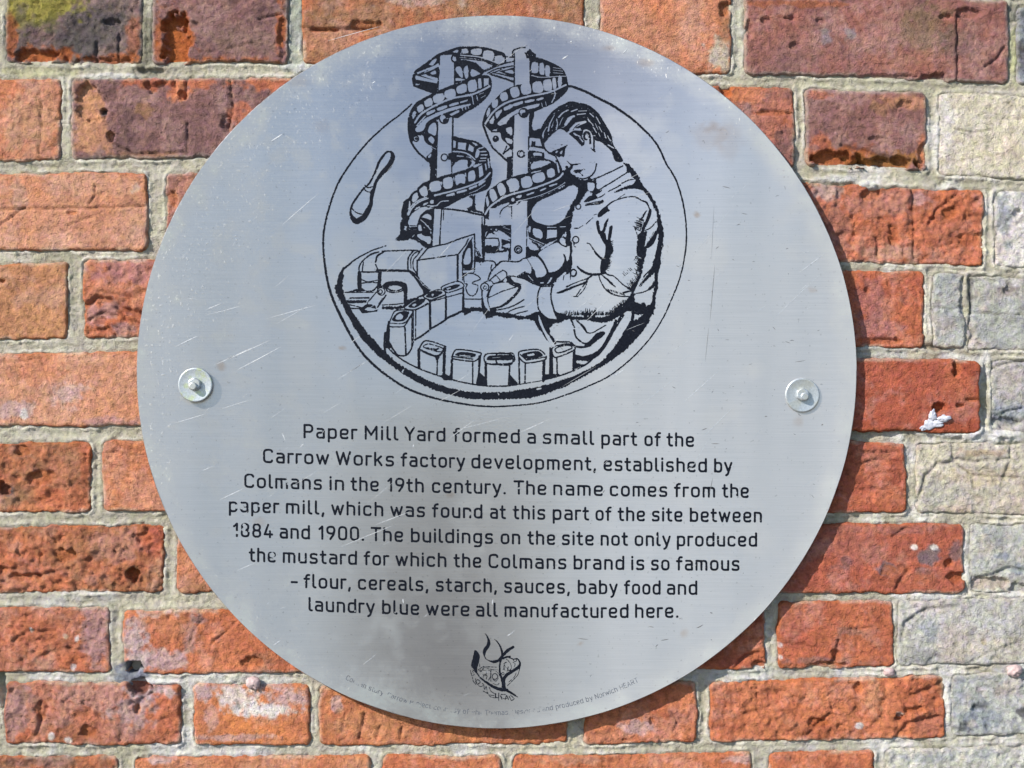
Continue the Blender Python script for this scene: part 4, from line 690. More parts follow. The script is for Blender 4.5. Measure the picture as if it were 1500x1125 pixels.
ART = """
# outer circle
XS 1.6/2.2/2.6/3.6/3.0/1.8/1.6/1.5/1.6/2.0/2.6/3.4/3.0 603,152.5 588,166 560,188 530,218 500,260 485,295 475,334.5 473.5,360 476,388.7 482,421 495,455 521.6,504.5 548,535 590.7,566 632,582 674.7,591 708,595 740,595 790,590 833.3,577 870,562 895,549 925,525 951,497 970,468 982.7,441 995,410 1003,375 1005.5,340 1001,300 990,263.5 976,240 968,222 957.6,205 940,187 922,171.3 898,155 875.5,143.3 855,133 836.3,126.5 828,127
# thick shadow band under the table
XR 502,396 500,410 501,421 507,440 516,456 527,472 538.4,487.7 552,503 568.3,519.5 584,533 601.9,543.7 620,554 639.2,562.4 660,569 684,573.6 710,575 740,574.5 768,570 787,567 805.3,562.4 825,556 844.5,549.3 863,540 880,530.7 890,520 898.7,510 906,500 911.7,489.6 916,476 922,470 934,468 944,458 954,450 959,446 957,458 951,464 940,486 933,494 926,502 915,514 904.3,522 888,533 870.7,543 855,552 838.9,560 828,566 814.7,571 797,578 777.3,583 760,584 740,584.5 715,585 684,584 660,578 635.5,571 612,560 590.7,548 572,534 553.3,521 540,507 527.2,493 516,475 506.7,458 499,440 492,423 491,419 496,408 498,398
# spiral left, top coil
AF 785,300 830,260 880,225 930,185 985,150 1060,125 1140,100 1230,98 1320,100 1430,128 1500,160 1500,245 1440,255 1400,235 1300,200 1150,180 1000,190 970,240 900,280 830,320
AC 905,235 940,195 965,200 935,245
AC 1085,138 1125,118 1130,140 1100,146
Ac 1155,115 1203,112 1213,150 1165,155
AC 1235,120 1308,112 1316,150 1290,166 1238,156
AC 1335,130 1400,132 1415,170 1395,207 1328,185
AC 1425,170 1488,172 1495,215 1475,235 1420,215
AE 12 1150,165 1290,178 1400,212 1470,245
AS 6 1130,188 1290,205 1400,240 1450,265
AE 16 818,303 900,272 990,232
AS 7 832,322 905,295 975,262
Af 775,320 790,308 975,375 970,465 930,465 780,410 768,350
Ac 790,338 800,322 968,368 968,388 800,358
Ac 800,400 795,385 830,392 820,402
Af 872,308 960,268 978,275 975,345 890,322
AC 912,302 950,283 957,310 925,318
AC 890,335 905,330 960,350 955,360
Af 1105,215 1180,200 1270,225 1340,290 1310,325 1200,365 1105,385
AC 1115,258 1150,255 1168,310 1160,345 1112,290
AC 1180,258 1207,250 1212,330 1192,352 1174,300
AC 1235,272 1290,298 1305,312 1235,335
AC 1290,212 1330,212 1378,240 1352,258 1308,250
AC 1110,345 1150,345 1190,360 1110,368
Ac 985,165 1100,158 1100,405 1050,415 975,442 985,240
AS 7 985,168 1000,160 1100,155
AL 7 984,168 984,240
AL 7 975,268 984,290 976,340 974,440
AL 9 1104,225 1104,400
AO 10 1108,190 28,30
Ao 1110,190 14,14
AD 1122,188 10,10
AD 1135,205 18,14
AE 20 1370,302 1420,280 1500,240
DE 20 60,303 150,262 285,232
AS 6 1345,292 1410,262 1500,226
AS 6 1380,314 1440,290 1500,260
DS 7 55,285 150,243 285,212
DS 7 75,308 150,272 285,248
DS 8 200,175 240,180 285,178
DS 12 110,318 200,345 285,375
DE 8 115,308 200,330 285,352
DS 7 120,300 200,318 285,338
Df 170,292 285,262 285,330 250,325
DC 205,292 270,280 272,312
# coil 2
AF 745,640 760,595 800,540 850,508 900,480 960,452 1010,430 1070,405 1130,385 1220,350 1310,325 1370,328 1392,370 1388,440 1350,500 1310,540 1270,572 1200,608 1130,655 1090,655 980,668 915,690 880,740 860,790 790,800 770,845 745,800 735,720
AC 808,572 850,548 862,590 822,617
AC 865,530 915,498 932,550 880,572
AC 933,488 1005,463 1022,515 950,542
AC 1025,450 1095,428 1112,485 1040,507
AC 1120,413 1187,388 1197,450 1130,467
AC 1208,375 1267,358 1277,437 1215,452
Ac 1285,348 1312,343 1318,420 1290,430
Ac 1330,348 1372,345 1370,395 1332,415
AC 770,620 797,603 795,640 775,668
AE 18 793,692 820,650 850,620 950,560 1080,505 1220,478 1300,450 1378,408
AC 885,612 945,590 950,608 890,638
AC 965,580 1040,557 1042,580 975,602
AC 1060,552 1130,530 1132,550 1065,570
AC 798,722 835,675 870,640 882,642 830,702
AC 1145,530 1205,512 1200,528 1150,542
AC 795,740 840,690 870,662 950,622 1030,590 1090,570 1180,552 1230,545 1228,560 1130,588 1030,620 920,670 880,705 862,750 830,768 800,765
Ac 1060,628 1140,590 1142,612 1078,645
Ae 8 1160,575 1168,600
Ae 8 1185,568 1192,592
Ae 8 1208,562 1214,582
Ae 10 1240,480 1250,545
Ae 8 1275,480 1285,520
Ae 8 1300,470 1330,460
Ae 8 1310,500 1345,480
AO 9 1020,665 32,32
Ao 1010,655 22,20
AD 1030,678 22,22
AF 870,760 885,705 960,670 962,930 900,885 860,820
AC 893,760 915,708 957,698 957,792 912,782
AC 895,825 918,800 945,825 932,862
AS 15 858,800 880,850 920,880 965,915
AE 7 900,870 940,895 962,905
AS 14 745,660 742,750 765,850 820,930 900,1000
AC 785,815 815,800 858,795 868,835 900,870 930,905 882,958 830,918
AO 8 800,820 20,22
AD 802,820 10,10
Af 880,965 945,905 962,915 960,1040 905,1020
AC 893,960 915,935 920,950 908,972
Ac 970,672 1090,652 1085,1140 955,1140 965,920
Mc 558,-40 772,-40 770,235 755,330 757,500 640,540 540,578 545,300
AL 8 970,690 958,1125
AO 9 1020,666 34,34
Ao 1010,658 24,24
AD 1032,682 20,20
AL 11 1090,655 1085,950
Af 905,1010 955,1000 950,1040 952,1165 912,1175 912,1060
Mf 460,395 545,345 545,575 465,600 475,440
Ac 895,1030 905,1022 902,1060
# coil 3 (M)
MF 775,10 870,18 1000,45 1110,70 1220,150 1280,235 1298,400 1325,460 1312,600 1270,705 1180,750 1000,812 860,870 740,915 640,935 560,925 470,965 400,985 330,1050 290,1130 90,1130 90,960 130,875 170,850 230,765 290,735 300,705 400,622 540,578 640,540 770,510 960,452 1050,408 1090,350 1010,310 900,240 790,240 770,235
MC 775,497 780,450 820,400 860,338 920,325 980,325 1002,370 960,428 880,465
Mf 720,235 790,220 840,300 800,380 775,410 765,330 720,320
MF 800,240 900,245 990,290 1040,350 1000,420 985,390 985,330 940,315 870,322 820,345
Mc 785,55 825,60 820,155 783,160
Mc 850,75 970,85 955,188 850,172
Mc 1005,98 1075,150 1060,218 985,190
MC 1110,172 1150,200 1135,275 1097,300 1085,270
MC 1035,72 1100,92 1125,120 1100,125 1055,98
ME 24 783,205 900,212 1000,245 1085,315
Mc 835,255 930,262 932,282 835,275
ME 12 970,275 1030,300 1072,345
Me 22 1135,165 1195,152
Me 22 1165,208 1235,205
Me 22 1170,252 1250,250
Me 22 1165,298 1235,296
Me 18 1145,335 1230,330
MC 1060,402 1100,380 1180,368 1182,378 1110,418 1065,425
Mc 1130,415 1185,388 1207,530 1145,568
Mc 1215,370 1240,368 1250,430 1235,485
MC 1255,300 1275,300 1290,420 1272,440
MC 1000,485 1075,465 1087,590 1000,617 988,550
MC 812,542 940,515 948,640 880,640 830,668
MC 648,585 765,560 778,690 670,715
MC 465,640 590,608 617,730 480,752
MC 318,732 410,680 438,800 360,818
MC 222,822 290,765 300,860 235,905
MC 152,955 190,875 200,960 155,1015
MC 610,622 632,620 636,655 622,675
MC 785,560 800,558 805,620 795,625
MC 945,500 965,500 965,560 955,565
ME 28 540,808 660,775 760,752 1000,680 1200,592 1290,500
ME 22 168,1085 230,972 330,892 440,848
MC 690,800 797,768 800,800 700,832
MC 840,752 970,723 972,750 840,787
MC 1003,702 1110,663 1112,690 1010,732
MC 1140,640 1222,598 1227,620 1145,678
MC 545,852 642,828 640,860 560,882
MC 470,880 540,868 547,905 480,928
MC 373,922 445,900 440,925 380,948
MC 262,990 330,952 330,975 270,1012
ME 13 750,852 950,797 1100,742 1230,660
MC 185,1130 220,1060 280,1010 350,970 430,962 425,985 350,1035 320,1130
MO 13 665,287 44,46
Mo 665,280 34,34
ML 9 771,0 771,235
ML 12 760,330 768,500
ML 8 545,300 540,570
MS 6 990,455 1030,440 1080,430
# area between spirals and machine
MR 1000,820 1090,800 1085,1005 1195,1035 1200,1060 1000,1015 975,985 1045,945 1040,860
MC 770,965 850,920 1000,860 1045,850 1050,930 1000,975 900,985
Tf 520,10 740,-25 1000,-60 1000,-40 860,30 720,110 640,140 620,150 520,150 520,110
ME 18 440,948 550,948 620,893 720,880
MS 8 430,925 540,928 600,880 690,860
MS 7 440,972 560,972 640,920 740,900
# coil bottom left (T)
TR 100,50 150,20 180,60 160,200 170,370 290,380 300,440 430,600 495,640 480,672 410,680 230,560 60,585 0,600 0,560 65,500 55,350 90,300
TC 172,365 182,290 250,212 330,165 400,130 432,130 425,155 350,210 302,290 292,370
Tf 290,370 335,235 420,165 525,140 500,650 430,620 290,500
TC 355,262 430,212 485,250 485,305 420,282
Te 16 340,300 400,350 480,440
Te 5 380,400 490,480
Te 5 390,350 420,380
Te 5 430,380 470,410
TC 285,512 340,490 400,522 475,530 470,632 400,600 330,562
Te 8 480,490 495,500
TC 312,372 345,375 355,440 320,455 305,420
Te 14 190,395 290,388
TE 9 170,420 210,440 280,430
Tc 120,390 150,390 140,450 115,430
TE 10 300,575 330,585
TE 22 160,230 200,130 300,40 420,-10
Te 9 230,100 260,80
Te 9 290,60 330,40
# machine panel and column
Tc 527,150 620,150 600,645 497,660
TL 10 522,150 496,660
TL 12 628,150 612,400 604,560
TL 20 604,540 602,632
Tc 645,165 960,185 1190,258 1190,865 1090,860 1080,500 680,622 625,630
TS 16/22/20/24/20 630,150 760,155 830,165 960,182 1080,215 1210,240
TL 9 1182,262 1185,700
TL 16 1218,230 1212,870
TL 9 655,175 650,300
TR 1090,800 1190,820 1205,880 1080,880
TH 8 1100,690 1120,860 50,70 8,0
TL 6 1130,720 1165,800
# hopper
Tc 300,858 440,682 680,632 1080,500 1078,985 918,1005 918,1125 400,1300 290,1110
TS 16 430,690 560,655 690,630 880,560 1080,495
TL 15 300,855 560,818 850,775
TL 15 440,685 300,855
TL 18 292,858 292,1125
TL 26 848,790 848,1125
TL 14 862,765 960,640 1000,548
TL 17 1078,495 1085,750 1078,985
TL 11 1052,548 930,740 915,800 915,1125
TF 920,800 1035,570 1046,950 915,955
TC 942,790 975,710 1000,685 1022,690 1022,890 930,908
Te 10 1060,540 1060,960
TS 11 915,985 1000,985 1078,972
TE 14 920,1010 1060,1005
TS 10 920,1035 1050,1030 1080,1010
# pipe and flange
TS 13 360,695 290,790 240,850 238,960 282,1030
TS 11 330,725 255,760 205,840 205,960
TS 18 230,735 175,810 163,900 165,990
TL 11 0,728 100,718 300,722
KS 12 990,50 860,50 600,60
KS 14/18/10/14/16 560,68 480,92 400,150 350,220 342,300
KL 9 392,180 378,290
KS 12/22/14 610,72 550,110 525,180
KL 12 525,205 552,262
KL 24 545,270 890,275
KS 22 880,275 940,300 1000,360
KS 14 350,285 430,290 560,285
Kf 552,290 592,290 585,440 620,430 560,480 540,470 552,380
Kf 330,290 368,300 372,380 372,470 400,500 300,500 200,515 330,470 325,370
KS 9 370,372 440,395 550,378
KS 10 370,412 450,402 550,405
KS 12 370,470 430,500 500,490 540,450
KL 9 190,512 520,512
KL 14 245,575 455,572
Kf 200,598 430,600 430,625 230,632
KL 9 225,645 380,680
KL 12 245,688 370,690
# table rim line, left
KS 8/10/14/22/34 640,0 560,25 480,55 320,140 230,210 170,260 140,330 110,440
XR 503,392 497,400 492,420 490,422 497,440 502,428 501,415 503,405
KR 165,255 140,320 125,400 85,465 120,540 150,640 190,640 180,540 158,450 158,320
# bolt cylinder
KF 610,430 650,400 740,388 830,400 872,440 868,640 835,640 835,500 780,520 680,515 640,490 610,460
KC 665,455 735,432 815,455 780,485 690,480
KS 8 665,450 700,430 780,432 815,450
KE 8 650,478 690,500 780,500 820,480
Kc 640,525 740,520 832,500 835,628 605,640
KS 10 600,650 720,645 850,630
KR 600,668 720,668 840,655 850,600 950,580 1060,540 1060,560 945,600 940,640 840,690 700,700 600,692
# lever
Kf 350,700 430,640 450,600 480,600 520,640 530,690 440,672 400,702 480,718 560,700 540,722 380,742
KC 540,475 590,455 635,480 640,530 570,660 480,645 440,640 460,590
KO 10 588,500 42,42
KO 8 580,505 20,22
KL 10 535,510 455,605
KL 13 640,545 548,675
KL 6 600,580 560,640
Ke 10 520,640 470,680
KS 7 390,718 450,728 510,715
# plate at the hopper foot
Kf 890,285 950,300 1010,375 1135,490 1060,545 1045,490 960,360
KE 8 960,330 1000,370 1050,430 1120,480
KS 20 1050,540 1000,565 940,590
# tins at the back
Kc 1250,450 1410,388 1485,415 1488,720 1300,800 1240,860 1120,915 960,1020 920,1100 860,1200 720,1180 680,1000 680,840 750,710 840,680 950,600 1050,550 1180,490
KT 9 1250,455 1410,392 1478,410 1490,455 1330,515 1295,505
KF 1268,472 1340,445 1410,425 1452,432 1420,460 1320,492
KC 1300,468 1350,455 1350,470 1310,480
KS 8 1310,565 1330,560 1490,515
KL 18 1490,470 1485,725
KL 20 1300,560 1298,800
KS 22 1295,800 1400,755 1500,705
KT 9 1050,552 1180,490 1270,488 1290,540 1150,592 1110,590
KF 1082,548 1180,500 1262,510 1192,560 1120,572
KC 1140,530 1175,528 1150,560
KS 8 1140,608 1220,590 1290,570
KS 7 1150,590 1285,540
KL 24 1122,600 1128,915
KS 18 1120,915 1200,875 1300,810
KT 9 840,680 950,598 1100,592 1105,625 960,700
KF 888,665 970,605 1068,600 1000,660 940,682
KC 925,650 960,632 978,648 945,668
KL 8 960,712 1105,640
KL 10 968,720 966,1010
KL 12 940,705 938,1060
KS 18 955,1035 1040,985 1112,930
KT 10 678,850 700,790 752,712 925,710 932,740 860,860 830,888 682,888
KF 708,822 770,735 895,725 842,820
KC 742,805 772,752 812,748 828,790 800,812
KS 8 680,850 840,848 925,745
KL 12 678,900 672,1050
CS 12 588,380 575,450 582,520 620,600
KL 14 848,900 860,1180
KL 14 928,770 925,1100
CS 11 600,570 640,625 660,645 722,645 760,600 780,540
CL 9 715,430 720,645
Kf 655,870 682,870 670,990 690,1125 640,1125 630,1030
CS 14 558,470 552,560 562,640
# platform line and front tins
CS 10 560,560 620,625 700,685 830,752 1000,812 1180,860 1350,885 1500,888
GS 10 0,888 110,872 300,838 470,792 600,738 700,662 790,560 860,440 930,330
Cc 830,580 880,530 1030,575 1020,800 830,740
CT 9 832,580 880,530 1030,575 1020,610 960,655 832,605
CT 7 862,582 900,556 1012,592 985,618
CS 12 885,590 960,600 975,590
CS 7 832,600 960,648 1020,600
CL 20 822,600 824,745
CF 950,655 985,650 972,700 970,805 960,805 962,700
CL 22 1025,590 1018,810
Cc 1085,650 1120,600 1305,625 1290,870 1085,830
CT 9 1085,650 1122,600 1305,625 1300,660 1250,692 1090,672
CF 1112,645 1150,620 1268,635 1242,662
CC 1140,642 1230,650 1225,657 1145,650
CL 8 1090,655 1245,675
CL 18 1082,680 1078,835
CL 9 1245,700 1245,865
Cf 1290,650 1312,640 1300,780 1352,830 1350,882 1270,880 1288,780
Cf 1080,780 1090,840 1020,840 990,805 1030,790 1060,810
Cc 1340,690 1355,635 1500,630 1500,880 1350,875
CT 9 1338,690 1355,635 1500,632 1560,632 1562,700 1400,718
GT 9 -60,632 45,640 62,690 42,720 -60,712
CF 1362,682 1375,650 1560,645 1560,675
GF -60,645 30,652 45,682 -60,678
Ce 6 1400,665 1460,660
CL 8 1345,712 1500,714
GL 8 0,712 50,718
CL 18 1347,700 1350,880
GL 12 36,725 28,870
Gf 30,790 95,860 95,880 20,885
Gc 105,640 115,612 262,600 320,650 305,840 115,870
GT 9 105,640 116,614 262,600 320,652 308,682 165,706 112,665
GF 132,637 250,612 292,650 178,672
GC 170,640 222,630 232,645 180,653
GL 8 120,640 165,680
GL 8 165,682 310,660
GL 12 108,665 112,870
GL 10 158,708 155,865
GL 22 304,690 300,845
Gc 365,600 382,578 500,555 548,598 535,765 370,800
GL 14 354,590 352,815
GT 9 365,600 382,578 500,556 546,600 400,662 372,640
GT 8 390,605 412,582 500,566 522,590 420,627
GC 408,608 460,590 455,606 420,618
GS 8 420,627 480,610 520,590
GL 12 368,625 370,800
GL 10 405,668 408,795
GL 18 542,610 535,765
# right spiral coil 1 (D)
DF 400,178 460,182 520,200 610,240 678,290 708,400 690,455 600,535 520,575 400,625 340,645 260,682 215,740 130,745 100,760 60,720 35,712 50,640 80,570 130,520 200,450 300,402 400,375 410,330
DC 425,222 470,228 472,300 420,297
DC 485,228 517,233 522,315 483,307
DC 532,243 567,260 560,327 528,322
De 8 590,262 655,272
De 8 590,282 665,290
De 8 592,303 668,308
DE 10 412,322 500,338 640,330 690,330
DC 583,350 610,343 617,420 590,427
DC 630,340 657,333 657,400 630,412
DC 513,370 570,353 582,435 525,442
DC 430,385 495,373 512,450 440,457
DC 338,400 405,383 417,460 350,472
DC 252,430 310,413 327,480 270,497
DC 173,475 220,453 237,505 190,527
DC 108,540 152,508 157,560 120,582
DC 72,600 95,572 97,620 70,652
DE 18 58,702 120,612 220,540 380,492 560,455 690,398
DC 203,577 265,548 272,575 210,602
DC 275,547 350,523 352,545 285,567
DC 370,522 440,508 442,525 375,542
DC 460,507 512,493 512,510 465,522
DC 138,620 180,590 192,600 150,662
DC 88,692 127,638 122,702
DC 150,702 220,640 330,580 480,543 472,570 330,612 250,662 205,722
De 8 500,540 507,572
De 8 530,530 537,560
DE 12 570,440 600,450 605,480 580,535
DO 9 360,618 34,34
Do 352,608 22,20
DD 368,632 22,20
DS 14 42,712 70,790 110,880 165,935 235,1000
DF 150,740 230,700 290,660 290,900 230,890 190,830
DC 100,782 135,768 175,772 190,825 250,885 200,940 145,905
DL 8 105,765 175,765
DD 140,822 24,25
Do 136,814 6,6
DC 222,742 265,728 268,792 230,772
DC 215,812 268,830 268,862 230,852
DL 8 225,880 200,940
DS 10 200,935 240,905 270,885
DC 230,930 255,920 255,945
Dc 290,132 370,105 402,130 410,385 290,402
DS 9 275,180 275,132 320,110 370,104
DL 8 286,150 286,405
DL 9 411,190 411,380
DR 372,150 405,118 450,155 456,182 410,192 380,182
DE 5 385,150 400,170 430,165
Dc 286,632 405,620 400,1090 268,1118
DL 9 282,645 268,1120
DL 9 406,645 402,1090
DO 9 360,620 34,32
Do 350,610 24,20
DD 368,634 24,18
# between post and head
Df 406,600 440,600 440,640 420,720 440,752 500,740 520,700 520,860 500,850 500,822 406,810
DC 430,640 440,700 470,745 430,750
Dc 412,820 435,826 432,872 410,872
Dc 455,820 490,830 500,882 450,876
NR 800,60 1000,80 1020,180 800,130
Nc 800,20 838,30 830,122 798,122
Nc 885,30 950,40 978,135 880,128
NE 42 798,170 900,172 1000,195 1060,240 1150,310
NS 9 798,135 900,135 990,160 1040,200
Nf 795,195 870,195 1000,222 1010,300 900,300 830,350 795,350
NC 855,220 965,225 972,268 920,262 860,262
NE 9 812,290 870,280 920,290
NF 800,400 860,330 940,300 1040,310 1130,345 1160,400 980,440 830,490
NC 820,400 860,350 960,328 1060,335 1088,352 1060,382 960,420 832,450
# coil 2 right (N)
NF 470,592 560,560 660,525 800,490 960,440 1100,395 1160,390 1160,330 1200,340 1250,480 1285,478 1335,490 1350,560 1315,635 1200,705 1100,760 1000,805 880,850 780,875 640,905 560,935 450,985 405,1060 380,1130 190,1130 178,1050 190,900 215,790 240,740 330,678 400,625
NC 483,612 620,573 663,710 540,765 520,700
NC 690,582 805,543 842,672 712,705
NC 843,532 985,488 1012,600 870,635
NC 1040,462 1130,438 1152,540 1062,562
NC 358,672 430,638 483,760 402,815
NC 248,752 310,718 363,840 290,895
NC 202,862 225,815 253,922 220,965
Nc 1165,345 1190,355 1222,490 1200,512
NC 820,490 960,460 955,478 832,508
NE 30 195,1065 260,965 400,862 560,792 760,740 1000,660 1200,572 1275,485
NC 760,792 862,758 862,780 770,812
NC 948,732 1030,698 1032,720 950,752
NC 1070,672 1182,638 1180,660 1080,692
NC 620,822 690,798 692,830 630,842
NE 15 620,895 780,855 980,795 1200,692 1310,602 1328,500
NC 245,1130 270,1050 320,990 380,950 520,900 520,932 430,990 392,1060 388,1130
NO 13 575,860 42,44
No 575,868 26,28
NE 20 520,945 600,935 650,885 700,875
NS 8 520,965 600,960 660,910 700,895
Nf 490,290 562,270 562,560 490,592 500,350
Nc 580,-20 790,-20 782,480 660,522 566,552 572,290
NL 9 790,0 784,480
NL 8 577,0 566,550
NO 13 683,238 46,46
NO 6 700,245 40,42
Ee 8 268,150 390,122
# lower post right
Nc 568,945 640,935 700,880 770,878 770,1125 560,1125
NL 8 558,960 556,1125
Nf 772,878 850,880 820,1000 810,1125 772,1125
# balloon between spiral and coat
ER 392,335 480,315 560,285 640,250 720,205 800,215 850,280 790,370 742,400 735,480 725,540 680,600 640,640 540,680 480,720 400,640 392,500
EC 418,430 450,370 500,335 600,290 680,250 720,222 765,222 790,250 770,320 740,400 700,460 640,515 560,538 480,520 430,490
EC 435,560 500,577 502,640 440,617
Ec 543,570 620,570 622,628 540,642
Ec 400,540 417,546 412,592 400,590
Ee 9 645,548 715,545
Ee 8 545,552 612,552
EE 8 400,630 450,652 520,682
EE 6 400,645 450,668 510,695
EC 395,662 415,690 420,720 395,700
Ee 7 432,680 440,715
Ee 7 455,690 462,712
Ee 7 475,685 490,700
# lower left of right spiral (J)
Jf 165,0 545,0 545,205 420,165 300,115 250,105 190,182 170,182
JC 305,100 360,68 420,82 535,165 532,192 430,182
Je 12 440,28 545,62
Je 9 445,75 540,110
Je 16 230,5 400,-5
JE 12 400,-10 470,20
JD 345,60 28,26
Jo 345,60 16,15
Jc 198,92 222,88 200,160 188,160
Je 7 250,60 310,45
Ec 90,400 160,400 170,540 85,530
Jc 190,185 410,185 420,300 190,300
JS 11 180,182 280,178 372,178
JS 12 375,185 385,240 382,300
Jf 420,190 540,222 540,320 420,320
JC 448,272 525,248 535,310 450,300
JE 20 405,200 412,260 402,330
JR 180,292 230,270 300,290 370,278 382,340 400,355 520,310 540,320 540,355 400,372 300,385 180,372
Jc 190,385 380,385 515,362 515,492 360,500 330,480 185,480
JL 12 185,375 178,480
JL 16 525,350 518,495
Jf 140,-20 165,-20 185,490 60,500 60,470 120,470 150,440
Je 5 80,330 120,440
Je 5 95,320 130,400
Je 4 70,380 100,450
JS 14 40,492 180,488 290,490 330,515 340,545
Jc 552,0 760,0 745,440 690,455 640,490 545,492
JL 11 545,0 540,492
JL 11 768,0 758,440
JO 17 648,333 50,50
JO 8 648,335 26,26
JD 640,322 12,12
# coat sleeve left, dark mass
JR 765,290 830,330 860,345 980,330 1100,260 1180,190 1230,150 1330,160 1385,320 1385,470 1370,600 1340,660 1230,700 1150,790 1130,840 960,838 860,800 780,752 640,712 740,652 830,662 820,590 770,480 765,420
JC 785,210 810,220 850,330 860,345 800,320
Je 9 838,260 830,310 870,325
Je 9 880,270 880,310
Je 9 905,280 905,320
Je 9 930,290 925,315
Je 9 955,285 965,300
JC 925,385 1010,315 1150,243 1210,250 1300,300 1350,270 1358,400 1320,500 1290,400 1280,500 1200,610 1080,650 1050,600 980,470 930,420
JC 1215,205 1245,165 1290,190 1350,260 1300,295 1245,265
JS 12 1195,215 1240,265 1305,292
JF 1265,395 1290,420 1300,480 1340,520 1300,560 1275,540 1285,470
Jc 1315,130 1345,90 1350,170 1330,200
JC 770,450 840,420 920,440 980,505 1040,630 1000,700 940,715 890,705 870,620 820,540
JS 16 760,452 840,418 920,438 985,510 1035,600 1050,655
JC 1180,740 1230,690 1290,640 1312,655 1250,722
JC 1040,800 1080,740 1118,705 1110,740 1070,795
Jc 945,780 1000,780 1000,798 950,800
JE 14 785,690 830,740 850,760
JE 7 820,695 850,725
JC 1118,800 1190,780 1275,755 1262,832 1180,822
JL 6 1275,690 1262,760
# upper hand
JC 345,555 420,500 640,508 720,465 765,460 815,540 830,590 820,645 740,640 640,688 500,690 440,640 340,700 250,745 250,660
JS 15 340,550 375,525 420,495 520,495 640,500 720,458 765,450
JS 16 410,500 330,575 260,660 235,745
JS 12 290,545 275,570 275,640 235,740
JS 13 255,755 330,690 400,640 440,618 485,650 495,690
JS 12 740,640 690,670 630,700 520,695
Jf 500,700 540,705 600,780 560,800 470,780 400,790 340,800 300,830 260,850 270,800 330,790 370,770 420,750 470,720 490,690
JC 300,770 320,720 350,715 385,760 350,785
JC 365,690 430,640 475,670 480,710 410,755
JC 440,770 470,720 495,750 480,780
JS 10 350,690 400,755
# lower hand
JC 545,715 640,718 740,740 860,800 935,840 915,990 920,1125 420,1125 520,1040 640,920 680,870 675,825 600,785
JF 500,700 560,770 690,810 690,880 640,940 520,1060 400,1140 380,1125 480,1050 590,950 650,870 630,830 560,810
JS 15 640,712 740,738 830,790 940,830
JC 270,860 330,830 480,800 560,800 590,830 400,910 250,975
JS 10 225,995 300,970 420,910 650,838
JL 15 272,855 225,1000
JC 235,1010 420,925 640,850 655,870 590,950 400,1110 260,1125
JO 12 188,850 56,56
JO 8 190,855 22,22
JD 185,835 10,8
JC 200,775 265,770 300,800 290,840 250,820
JS 10 180,782 260,760 305,795 280,850
JC 165,900 225,905 215,1000 240,1125 190,1125 155,1000
JS 16 150,890 152,1000 195,1125
JS 11 248,890 215,1010 250,1130
WS 16 345,640 350,700 385,790
WS 10 405,640 410,690 440,790
WC 365,640 400,640 405,690 435,795 415,800 375,740 355,680
# fingers of the lower hand
WC 440,760 520,745 600,720 700,620 745,560 770,500 960,520 955,700 975,790 900,820 820,845 700,830 600,808 500,790
WS 16/18/14 440,768 560,740 640,690 740,590 765,540
WF 640,490 700,500 760,500 775,540 740,580 720,580 745,540 700,520
WS 11 500,780 600,765 700,730 805,668
WS 9 620,812 700,770 812,740
WS 9 690,835 760,810 845,790
WR 130,760 250,752 335,752 345,660 362,660 370,740 430,805 445,765 500,770 505,800 620,815 700,838 820,848 960,795 990,800 1080,875 1160,900 1170,880 1250,870 1250,900 1130,905 1090,960 1095,1040 1140,1100 1120,1120 1060,1110 1000,990 960,990 930,900 820,880 740,885 700,865 600,865 520,840 400,872 350,800 250,790 150,835
WE 26 970,840 990,920 1030,1000 1080,1110
WC 975,530 1105,518 1100,640 1125,760 1168,882 1060,870 975,770 955,650
WS 13 985,525 958,620 968,770 1060,870 1160,888
WS 15 1115,515 1103,640 1130,760 1175,885
WS 10 985,528 1040,520 1115,520
WL 9 150,660 335,662
WL 11 145,600 148,760
WT 10 150,392 230,378 290,400 328,440 262,468 240,490 300,512 292,570 268,612 230,625 190,600 168,540 182,500 152,480
We 5 140,420 140,470
WF 135,378 175,380 175,400 140,405
WF 1165,590 1300,535 1400,500 1500,462 1500,480 1380,525 1260,580 1180,600
# coat bottom (R)
RR 0,220 80,200 110,250 160,290 270,290 330,290 330,310 230,332 185,390 190,440 230,500 270,540 215,590 200,560 150,500 100,420 60,385 40,330 0,280
RC 65,225 80,260 110,330 140,400 190,480 250,575 215,585 150,480 100,380 70,300
RS 16/16/22/18 230,525 330,532 410,532 460,572 540,590 640,570
RS 16 425,290 460,370
RS 16 458,400 480,480 550,540 610,550
RF 600,542 640,510 700,440 760,415 797,425 780,460 700,525 620,580 570,570
RS 10/26/12 480,290 560,370 600,430
RS 10 600,432 660,430 730,390 805,348
RF 455,670 560,688 680,650 760,580 830,460 880,360 905,290 935,290 920,360 870,470 800,590 720,685 620,742 540,745 470,742
Rf 455,690 475,690 480,760 560,780 640,745 600,780 450,832
RC 475,740 520,738 600,742 560,772 500,765
Rf 190,600 215,600 210,900 190,900
Rf 130,890 280,880 300,890 120,950
# arm underside
RR 235,190 285,205 340,225 450,250 600,258 760,262 870,235 960,165 1030,95 1090,0 1135,0 1125,100 1045,185 935,255 870,302 760,322 600,292 400,282 280,295
RH 7 340,235 900,235 8,-45 44,0
RH 9 560,255 680,255 14,-90 12,0
RH 7 860,220 1060,70 -14,-40 20,0
RL 18 1005,200 930,310
RS 20 930,300 880,400
RS 34/30/30 1105,200 1095,290 1045,380
RS 26 1050,380 1000,480 960,520
RR 1095,100 1150,105 1180,140 1260,145 1300,130 1330,0 1350,0 1342,170 1270,262 1240,200 1130,195 1060,195 1035,185
RC 1140,120 1160,90 1290,90 1275,130 1240,110 1180,110
